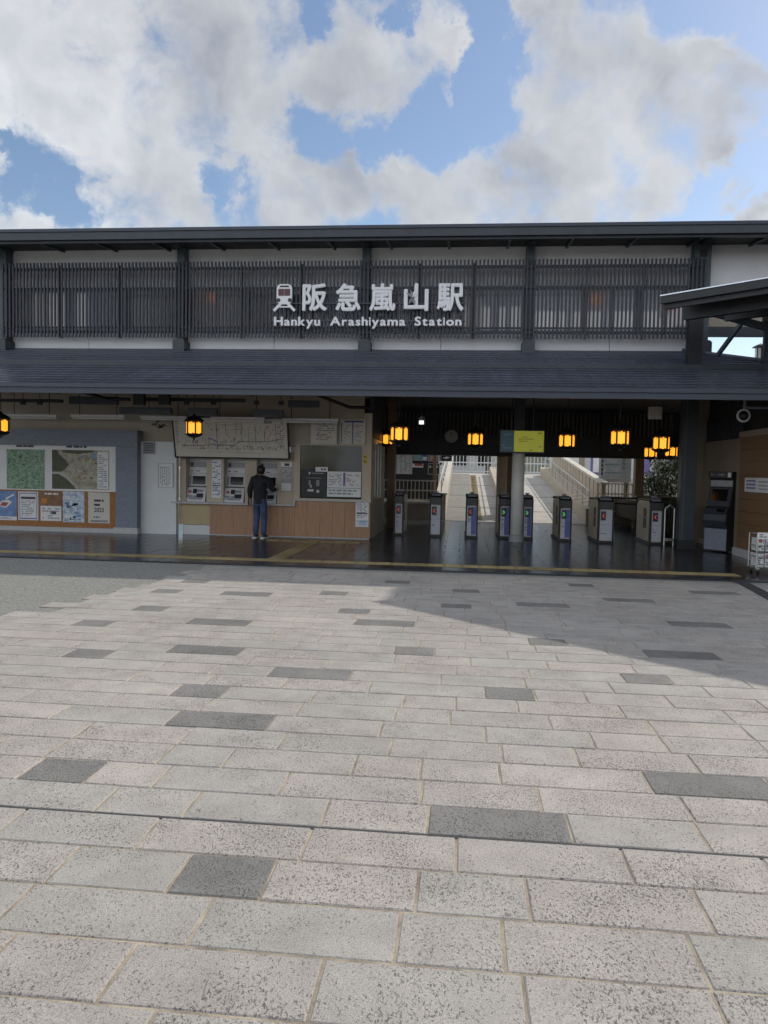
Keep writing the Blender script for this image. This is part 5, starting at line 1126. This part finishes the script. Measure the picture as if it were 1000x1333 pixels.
paper('framed_poster', 'dark picture with a pale curved shape beside the ramp rail', 'poster', (574.5, 592, 588, 600), 28.38, 'paper_black', lambda m, X0, X1, Z0, Z1, y: m.prism([(X0+.05, Z0+.1), (X0+.2, Z0+.16), (X1-.05, Z0+.13), (X0+.2, Z0+.08)], y-.001, y, 'y', 'paper'), RG, .03, 'stone_pale')
ar = paper('direction_sign', 'hanging dark direction sign with a white arrow over the gate hall', 'sign', (556, 583, 584, 592), 24.9, 'black_plastic', lambda m, X0, X1, Z0, Z1, y: (m.bar((X0+.05, y-.001, (Z0+Z1)/2), (X0+.17, y-.001, (Z0+Z1)/2), .02, .002, 'paper', (0, 1, 0)), m.bar((X0+.04, y-.001, (Z0+Z1)/2), (X0+.09, y-.001, Z1-.05), .02, .002, 'paper', (0, 1, 0)), m.bar((X0+.04, y-.001, (Z0+Z1)/2), (X0+.09, y-.001, Z0+.05), .02, .002, 'paper', (0, 1, 0)), textlines(m, X0+.22, X1-.05, Z0+.05, Z1-.05, y, 2, 'ink_grey', .9)), None, .05)
# right court: poster panel, fence, low wall, shrub
X0, X1, Z0, Z1 = rc(782, 582, 822, 628, 26.6); t = thing('poster_stand', ((X0+X1)/2, 26.6, 0), 'pale blue-grey poster panel on posts right of the ramps', 'poster panel')
m = MB(); m.box(X0, X1, 26.6, 26.7, Z0, Z1+.3, 'stone_pale'); m.build('panel', t)
m = MB(); m.box(X0+.1, X1-.32, 26.59, 26.6, Z0+.12, Z1+.25, 'poster_pale'); pp = m.build('picture', t)
m = MB(); w = X1-X0
for k in range(4): z = Z0+.3+k*.28; m.box(X0+.14, X1-.36, 26.587, 26.59, z, z+.04, 'poster_teal')
for k in range(7): z = Z0+.25+k*.14; m.box(X0+.02, X0+.08, 26.587, 26.598, z, z+.07, 'ink'); m.box(X1-.28, X1-.2, 26.587, 26.598, z+.2, z+.28, 'ink_grey')
m.build('print', pp)
for xx in (X0+.05, X1-.12): m = MB(); m.box(xx-.06, xx+.06, 26.71, 26.83, 0, Z1+.3, 'brown_post'); m.build('post', t)
X0, X1, Z0, Z1 = rc(778, 630, 828, 664, 25.8)
t = thing('court_fence', ((X0+X1)/2, 25.8, Z0), 'beige fence of upright bars right of the ramps under the poster panel', 'fence')
for z in (Z0+.05, (Z0+Z1)/2+.1, Z1): m = MB(); m.box(X0, X1, 25.78, 25.82, z-.02, z+.02, 'gate_beige'); m.build('rail', t)
for i in range(12): m = MB(); xx = X0+.02+(X1-X0-.04)*i/11; m.box(xx-.012, xx+.012, 25.785, 25.815, Z0, Z1, 'gate_beige'); m.build('bar', t)
t = thing('low_wall', (6, 25.8, 0), 'low concrete wall with pale cap under the fence right of the ramps', 'wall')
m = MB(); m.box(X0-.1, X1+.2, 25.7, 25.95, 0, Z0-.05, 'brown_wall'); m.build('body', t); m = MB(); m.box(X0-.1, X1+.2, 25.66, 25.99, Z0-.05, Z0, 'concrete'); m.build('cap', t)
X0, X1, Z0, Z1 = rc(829, 646, 884, 692, 22.6); t = thing('planter_wall', ((X0+X1)/2, 22.6, 0), 'dark low planter wall under the shrub beside the last gate', 'planter')
m = MB(); m.box(X0, X1+1, 22.6, 22.8, 0, Z1-.05, 'map_olive'); m.box(X0, X1+1, 22.8, 27.8, .3, Z1-.15, 'soil'); m.build('body', t); m = MB(); m.box(X0-.02, X1+1, 22.57, 22.83, Z1-.05, Z1, 'brown_post'); m.build('cap', t)
t = thing('pipe_rail', (4.6, 21.5, 0), 'black pipe railing behind the last two gates', 'railing')
for zz in (.98, .82): m = MB(); m.tube((3.9, 21.6, zz), (5.6, 21.3, zz), .022, 'near_black'); m.build('rail', t)
for xx in (3.9, 4.75, 5.6): m = MB(); m.tube((xx, 21.6-(xx-3.9)*.176, 0), (xx, 21.6-(xx-3.9)*.176, 1.0), .022, 'near_black'); m.build('post', t)

# ------------------------------------------------------------------ vegetation and far background
def crown(nm, parent, clumps, n, size, q, seed):
    r = random.Random(seed); m = MB(); vs = []; fs = []
    for k in range(n):
        c, rad = clumps[r.randrange(len(clumps))]; 
        while True:
            d = Vector((r.uniform(-1, 1), r.uniform(-1, 1), r.uniform(-1, 1)))
            if .35 < d.length < 1: break
        p = Vector(c)+Vector((d.x*rad[0], d.y*rad[1], d.z*rad[2])); a = Vector((r.gauss(0, 1), r.gauss(0, 1), r.gauss(0, 1))).normalized(); b = a.orthogonal().normalized(); s = size*r.uniform(.6, 1.4)
        i = len(vs); vs += [p-a*s, p+b*s*.45, p+a*s, p-b*s*.45]; fs.append((i, i+1, i+2, i+3))
    m.add(vs, fs, q); return m.build(nm, parent)
def tree(loc, label, H, spread, n, q, seed, size=.16, name='tree', group=None):
    t = thing(name, loc, label, 'tree', group); x, y, z = loc; r = random.Random(seed); cl = []
    m = MB(); m.tube((x, y, z), (x+.1, y, z+H*.45), .05*H*.5, 'bark', 8, .03*H*.5)
    for k in range(7):
        a = 2*math.pi*k/7+r.uniform(-.3, .3); e = Vector((x+math.cos(a)*spread*.6, y+math.sin(a)*spread*.6, z+H*r.uniform(.55, .85))); m.tube((x+.1, y, z+H*r.uniform(.28, .45)), e, .02*H*.5, 'bark', 6, .008*H*.5)
    m.build('trunk', t)
    for k in range(16):
        a = r.uniform(0, 6.28); rr = spread*r.uniform(.1, .85); cl.append(((x+math.cos(a)*rr, y+math.sin(a)*rr, z+H*r.uniform(.42, .93)), (spread*r.uniform(.22, .42),)*2+(H*r.uniform(.07, .14),)))
    crown('crown', t, cl, n, size, q, seed); return t
X0, X1, Z0, Z1 = rc(832, 588, 892, 648, 25.5)
t = thing('shrub', ((X0+X1)/2, 25.5, .5), 'dense dark green shrub seen past the last gate', 'shrub'); xm = (X0+X1)/2; hw = (X1-X0)/2
m = MB()
for k in range(8): a = rnd.uniform(0, 6.28); m.tube((xm+rnd.uniform(-.5, .5), 25.3, .5), (xm+math.cos(a)*hw*.7, 25.3+math.sin(a)*.5, 1.5), .02, 'bark', 5)
m.build('stem', t)
crown('foliage', t, [((xm-hw*.45, 25.4, Z0+.35), (.55, .5, .5)), ((xm+.1, 25.3, Z0+.6), (.65, .5, .6)), ((xm+hw*.55, 25.5, Z0+.5), (.6, .5, .6)), ((xm+.2, 25.5, Z1-.35), (.6, .5, .4)), ((xm+.7, 25.6, Z1-.1), (.5, .5, .4))], 5200, .05, 'leaf', 3)
tree((-4.5, 62, RISE), 'broad olive tree beyond the top of the ramps, leftmost', 7.5, 3.4, 5200, 'leaf_olive', 11, .2, group='trees beyond the ramps')
tree((2.2, 66, RISE), 'olive tree beyond the ramps in line with the divider', 8.5, 3.6, 5200, 'leaf_olive', 12, .2, group='trees beyond the ramps')
tree((8.6, 70, RISE), 'green tree beyond the ramps behind the pale house', 9, 4, 5200, 'leaf', 13, .22, group='trees beyond the ramps')
tree((15.5, 58, RISE), 'dark green tree beyond the ramps, rightmost', 8, 4, 5200, 'leaf', 14, .22, group='trees beyond the ramps')
tf = thing('terrace_fence', (1.5, 42, RISE), 'white barred fence at the top of the ramps', 'fence')
for z in (.15, .62, 1.12): m = MB(); m.box(-2.2, 4.6, 42, 42.05, RISE+z-.03, RISE+z+.03, 'white_paint'); m.build('rail', tf)
for i in range(36): xx = -2.2+i*.19; m = MB(); m.box(xx-.018, xx+.018, 41.99, 42.06, RISE, RISE+1.15, 'white_paint'); m.build('bar', tf)
hs = thing('pale_house', (9, 50, RISE), 'low pale house with curtained windows beyond the right ramp', 'house')
m = MB(); m.box(6.2, 14, 50, 56, RISE-.2, 4.4, 'house_wall'); m.build('wall', hs); m = MB(); m.prism([(49.5, 4.4), (53, 5.6), (56.5, 4.4)], 5.8, 14.4, 'x', 'house_roof'); m.build('roof', hs)
for k in range(4):
    x = 6.8+k*1.35; m = MB(); m.box(x, x+.95, 49.94, 49.99, RISE+.1, 3.3, 'ink_purple' if k % 2 else 'brown_wall'); w_ = m.build('window', hs); m = MB(); m.box(x+.14, x+.6, 49.91, 49.94, RISE+.25, 3.15, 'curtain'); m.build('pane', w_)
hs = thing('white_building', (0, 78, RISE), 'long pale building far beyond the ramps', 'building')
m = MB(); m.box(-24, 5, 78, 86, RISE-.2, 6.2, 'house_wall'); m.build('wall', hs); m = MB(); m.box(-24.5, 5.5, 77.5, 86.5, 6.2, 6.5, 'house_roof'); m.build('roof', hs)
for k in range(10): x = -20+k*2.4; m = MB(); m.box(x, x+1.3, 77.9, 77.98, RISE+.8, 4.2, 'screen_black'); m.build('window', hs)
for (x, y, lab) in ((-.9, 47, 'grey utility pole beyond the ramps, nearer of the two'), (6.0, 44, 'grey utility pole behind the right balustrade')):
    t = thing('utility_pole', (x, y, RISE), lab, 'pole', 'utility poles'); m = MB(); m.tube((x, y, RISE), (x, y, 5.4), .09, 'machine_grey', 10, .07); m.build('shaft', t); m = MB(); m.box(x-.12, x+.12, y-.1, y+.1, 2.2, 2.7, 'machine_white'); m.build('sign_box', t)

hl_ = MB(); nx, ny_ = 60, 14; hv = []; hr = random.Random(5)
ph = [hr.uniform(0, 6.28) for _ in range(8)]
for jy in range(ny_):
    for ix in range(nx):
        x = -620+1240*ix/(nx-1); y = 330+420*jy/(ny_-1); t_ = jy/(ny_-1)
        h = 34*math.sin(math.pi*min(1, t_*1.3)*.5)*(1+.25*math.sin(x*.011+ph[0])+.18*math.sin(x*.027+ph[1])+.08*math.sin(x*.07+ph[2]))+hr.uniform(-1.2, 1.2)
        hv.append((x, y, h-2))
hl_.add(hv, [(j_*nx+i_, j_*nx+i_+1, (j_+1)*nx+i_+1, (j_+1)*nx+i_) for j_ in range(ny_-1) for i_ in range(nx-1)], 'hill_wood'); struct(hl_.build('hills', None, True))

# ------------------------------------------------------------------ wing canopy at 45 degrees on the right
P0 = at(864, 383, 13.2); ed = Vector((.735, -.677, 0)); wd = Vector((.677, .735, 0)); Zw = P0.z
wing = thing('wing_canopy', (P0.x, P0.y, 0), 'dark timber-framed canopy wing running out diagonally at the upper right', 'canopy')
def wp(e, w, z=0): return P0+ed*e+wd*w+Vector((0, 0, z))
SL = .13
def wslab(m, e0, e1, w0, w1, d0, d1, q, sl=SL):
    vs = [wp(e, w, w*sl+d) for d in (d0, d1) for (e, w) in ((e0, w0), (e1, w0), (e1, w1), (e0, w1))]
    m.add(vs, [(0,3,2,1),(4,5,6,7),(0,1,5,4),(1,2,6,5),(2,3,7,6),(3,0,4,7)], q)
m = MB(); wslab(m, 0, 10, .02, 4.2, -.06, 0, 'near_black'); wr = m.build('roof', wing)
m = MB()
wslab(m, -.02, 10, -.075, 0, -.04, -.022, 'gutter_metal', 0); wslab(m, -.02, 10, -.06, .02, -.16, -.046, 'near_black', 0); m.build('gutter', wr)
m = MB(); wslab(m, 0, 10, .021, .09, -.24, -.062, 'near_black', 0); m.build('fascia', wr)
for e in [i*.6+.2 for i in range(17)]: m = MB(); wslab(m, e, e+.07, .1, 4.1, -.17, -.061, 'near_black'); m.build('rafter', wr)
for w_ in (.5, 2.0, 3.6): m = MB(); wslab(m, .1, 10, w_, w_+.12, -.42, -.172, 'near_black', SL*0); m.v = [(x, y, z+w_*SL) for x, y, z in m.v]; m.build('purlin', wing)
m = MB(); m.bar(at(903, 400, 14.9), at(1012, 430, 14.6), .12, .12, 'steel_dark'); m.build('tie_beam', wing)
m = MB(); m.bar(at(934, 463, 16.2), at(972, 412, 15.6), .07, .07, 'steel_teal'); m.bar(at(972, 412, 15.6), at(1003, 380, 15.3), .07, .09, 'steel_dark'); m.build('brace', wing)
m = MB(); m.bar(at(970, 395, 15.2), at(968, 420, 15.2), .14, .14, 'near_black'); m.build('king_post', wing)
q = at(998, 440, 16.0); m = MB(); m.box(q.x-.05, q.x+.05, 15.95, 16.05, 3.2, 5.25, 'steel_dark'); m.build('post', wing)
m = MB(); q = at(904, 420, 15.9); m.box(q.x-.12, q.x+.14, 15.8, 16.0, 3.8, 5.1, 'near_black'); m.build('post', wing)
m = MB(); q = wp(8.5, 2); m.box(q.x-.12, q.x+.12, q.y-.12, q.y+.12, 0, Zw+.1, 'steel_dark'); m.build('post', wing)
m = MB(); q = wp(9.6, .5); m.box(q.x-.12, q.x+.12, q.y-.12, q.y+.12, 0, Zw-.1, 'steel_dark'); m.build('post', wing)
# taller annex standing just outside the frame on the right; its shade falls across the forecourt
ax = thing('annex_building', (8.36, 17.6, 0), 'tall plain annex building beyond the right edge, shading the forecourt', 'building')
m = MB(); m.box(8.46, 15, 17.7, 20.9, 0, 9.75, 'house_wall'); m.build('wall', ax)
m = MB(); m.box(8.36, 15.1, 17.6, 21, 9.75, 10, 'steel_dark'); m.build('roof', ax)
for k in range(3):
    for f_ in range(3):
        x = 9.0+k*1.9; z = 1.0+f_*2.9; m = MB(); m.box(x, x+1.2, 17.66, 17.698, z, z+1.5, 'screen_black'); w_ = m.build('window', ax); m = MB(); m.box(x-.05, x+1.25, 17.6, 17.659, z-.1, z-.03, 'stone_pale'); m.build('sill', w_)
# footbridge rail and lantern post behind the canopy hip
t = thing('footbridge', (9.8, 24, 0), 'footbridge with dark horizontal rails seen under the wing canopy', 'footbridge')
zf = at(990, 492, 24).z
m = MB(); m.box(8.0, 16, 24, 26, zf-.5, zf-.2, 'steel_dark'); m.build('deck', t)
for k, (a, b) in enumerate((((958, 473), (1015, 467)), ((962, 477), (1015, 472)), ((968, 482), (1015, 478)), ((975, 487), (1015, 484)))): m = MB(); m.bar(at(*a, 24), at(*b, 24), .035, .04, 'near_black'); m.build('rail', t)
for px in (975, 1003): q = at(px, 480, 24.02); m = MB(); m.box(q.x-.05, q.x+.05, 24.02, 24.1, 0 if px > 1000 else zf-.5, q.z+.3, 'near_black'); m.build('post', t)
q = at(989.5, 462, 23.9); t = thing('post_lantern', (q.x, q.y, zf-.2), 'small unlit post lantern against the bright sky under the wing canopy', 'lantern')
m = MB(); m.box(q.x-.05, q.x+.05, q.y-.05, q.y+.05, zf-.2, q.z-.2, 'near_black'); m.build('post', t)
m = MB(); m.lathe([(.26, .22), (.20, .27), (.03, .33)], 'near_black', 4, q, None, R_(45)); m.lathe([(.12, -.24), (.18, -.18), (.18, -.16)], 'near_black', 4, q, None, R_(45)); m.build('cap', t)
m = MB(); m.box(q.x-.11, q.x+.11, q.y-.11, q.y+.11, q.z-.155, q.z+.2, 'curtain'); m.build('shade', t)
for s in (-1, 0, 1): m = MB(); m.box(q.x+s*.12-.015, q.x+s*.12+.015, q.y-.135, q.y-.111, q.z-.16, q.z+.22, 'near_black'); m.build('bar', t)

# ------------------------------------------------------------------ person at the third machine
def skin(name, V, E, q, parent, root, sub=2):
    bm = bmesh.new(); lay = bm.verts.layers.skin.verify(); ks = list(V); vm = {}
    for k in ks:
        v = bm.verts.new(V[k][0]); rad = V[k][1]; v[lay].radius = rad if isinstance(rad, tuple) else (rad, rad); v[lay].use_root = (k == root); vm[k] = v
    for a, b in E: bm.edges.new((vm[a], vm[b]))
    me = bpy.data.meshes.new(name); bm.to_mesh(me); bm.free(); o = bpy.data.objects.new(name, me); col.objects.link(o)
    o.modifiers.new('skin', 'SKIN').use_smooth_shade = True; s = o.modifiers.new('sub', 'SUBSURF'); s.levels = s.render_levels = sub
    bpy.context.view_layer.update(); dg = bpy.context.evaluated_depsgraph_get(); me2 = bpy.data.meshes.new_from_object(o.evaluated_get(dg), depsgraph=dg); me2.name = name
    bpy.data.objects.remove(o); bpy.data.meshes.remove(me); me2.materials.clear(); me2.materials.append(MATS[q])
    for p in me2.polygons: p.use_smooth = True
    o = bpy.data.objects.new(name, me2); col.objects.link(o)
    if parent: o.parent = parent
    return o
V = dict(pel=((0, 0, .90), .12), sp=((0, 0, 1.08), .11), ch=((0, 0, 1.26), .13), nb=((0, .02, 1.40), .07), nk=((0, .035, 1.45), .05), hd=((0, .055, 1.54), .085), ht=((0, .05, 1.62), .07), fc=((.01, .12, 1.54), .05), ns=((.012, .16, 1.53), .016))
E = [('pel', 'sp'), ('sp', 'ch'), ('ch', 'nb'), ('nb', 'nk'), ('nk', 'hd'), ('hd', 'ht'), ('hd', 'fc'), ('fc', 'ns')]
arm = {-1: [(-.17, 0, 1.34), (-.235, -.03, 1.10), (-.25, .04, .87), (-.25, .06, .80)], 1: [(.17, 0, 1.34), (.26, .06, 1.12), (.28, .28, 1.10), (.27, .35, 1.11)]}
for s in (-1, 1):
    n = 'LR'[s > 0]; A = arm[s]
    V.update({n+'e': ((s*.085, .05, 1.53), .018), n+'sh': (A[0], .055), n+'el': (A[1], .042), n+'wr': (A[2], .028), n+'pa': (A[3], .03), n+'hip': ((s*.085, 0, .86), .09), n+'kn': ((s*.095, .02+.03*(s < 0), .48), .06), n+'an': ((s*.10, -.01, .10), .04), n+'to': ((s*.115, .12, .045), .035)})
    E += [('hd', n+'e'), ('ch', n+'sh'), (n+'sh', n+'el'), (n+'el', n+'wr'), (n+'wr', n+'pa'), ('pel', n+'hip'), (n+'hip', n+'kn'), (n+'kn', n+'an'), (n+'an', n+'to')]
    d = (Vector(A[3])-Vector(A[2])).normalized()
    for k in range(4):
        o1 = Vector(A[3])+d*.04+Vector((0, (k-1.5)*.018, 0) if s < 0 else ((k-1.5)*.018, 0, 0)); o2 = o1+d*(.045-.006*abs(k-1.3))+Vector((.008, 0, 0) if s < 0 else (0, 0, -.012)); V[n+'f%d' % k] = (tuple(o1), .009); V[n+'g%d' % k] = (tuple(o2), .008); E += [(n+'pa', n+'f%d' % k), (n+'f%d' % k, n+'g%d' % k)]
    tb = Vector(A[2])+d*.03+Vector((.02, .025, 0) if s < 0 else (-.03, 0, .01)); V[n+'t0'] = (tuple(tb), .011); V[n+'t1'] = (tuple(tb+d*.04), .009); E += [(n+'wr', n+'t0'), (n+'t0', n+'t1')]
person = skin('person', V, E, 'skin', None, 'pel'); tag(person, 'person in black jacket and blue jeans standing at a ticket machine, back turned', 'person')
p = gnd(338, 700.5); person.location = (p.x, p.y, 0); person.rotation_euler.z = R_(-8); person.scale = (1.0, 1.0, 1.0)
J = dict(hem0=((0, 0, .775), (.15, .115)), hem=((0, 0, .80), (.16, .125)), w=((0, 0, 1.02), (.165, .125)), c=((0, -.005, 1.24), (.175, .135)), s=((0, .0, 1.37), (.12, .10)), n=((0, .015, 1.44), .075))
JE = [('hem0', 'hem'), ('hem', 'w'), ('w', 'c'), ('c', 's'), ('s', 'n')]
for s in (-1, 1):
    n = 'LR'[s > 0]; A = arm[s]; J.update({n+'a': ((s*.165, 0, 1.335), .085), n+'b': ((A[1][0]*1.02, A[1][1], A[1][2]), .072), n+'c': (tuple(Vector(A[1]).lerp(Vector(A[2]), .92)), .05)}); JE += [('c' if 0 else 's', n+'a'), (n+'a', n+'b'), (n+'b', n+'c')]
skin('jacket', J, JE, 'cloth_black', person, 'w')
skin('hood', dict(a=((-.09, -.03, 1.40), .045), b=((0, -.085, 1.36), .065), c=((.09, -.03, 1.40), .045)), [('a', 'b'), ('b', 'c')], 'cloth_black', person, 'b')
JN = dict(p=((0, 0, 1.0), (.13, .11)), q=((0, 0, .85), (.14, .115))); NE = [('p', 'q')]
for s in (-1, 1):
    n = 'LR'[s > 0]; JN.update({n+'h': ((s*.085, 0, .80), .098), n+'k': ((s*.095, .02+.03*(s < 0), .48), .076), n+'m': ((s*.098, .0, .2), .068), n+'a': ((s*.10, -.01, .07), .072)}); NE += [('q', n+'h'), (n+'h', n+'k'), (n+'k', n+'m'), (n+'m', n+'a')]
skin('jeans', JN, NE, 'denim', person, 'p')
m = MB(); m.lathe([(.052, -.085), (.078, -.06), (.094, -.015), (.099, .03), (.09, .07), (.066, .10), (.03, .118), (.004, .122)], 'hair', 16, (0, .028, 1.54)); m.build('hair', person, True)
m = MB(); m.prism([(-.07, .1), (.07, .1), (.055, .17), (0, .195), (-.055, .17)], 1.585, 1.597, 'z', 'hair'); m.build('cap_peak', person)
for s in (-1, 1):
    so_ = skin('shoe', dict(a=((s*.10, -.05, .05), .05), b=((s*.105, .04, .05), .048), c=((s*.115, .15, .035), .04)), [('a', 'b'), ('b', 'c')], 'shoe', person, 'b')
    m = MB(); m.prism([(s*.10-.045, -.1), (s*.10+.045, -.1), (s*.115+.05, .1), (s*.12+.035, .19), (s*.12-.035, .19), (s*.115-.05, .1)], 0, .028, 'z', 'sole_white'); m.build('sole', so_)
skin('bag_strap', dict(a=((-.2, -.1, 1.0), .012), b=((-.24, -.09, .9), .014), c=((-.25, -.05, .74), .02)), [('a', 'b'), ('b', 'c')], 'cloth_black', person, 'b', 1)

for o in bpy.data.objects:
    if '_o' in o: del o['_o']
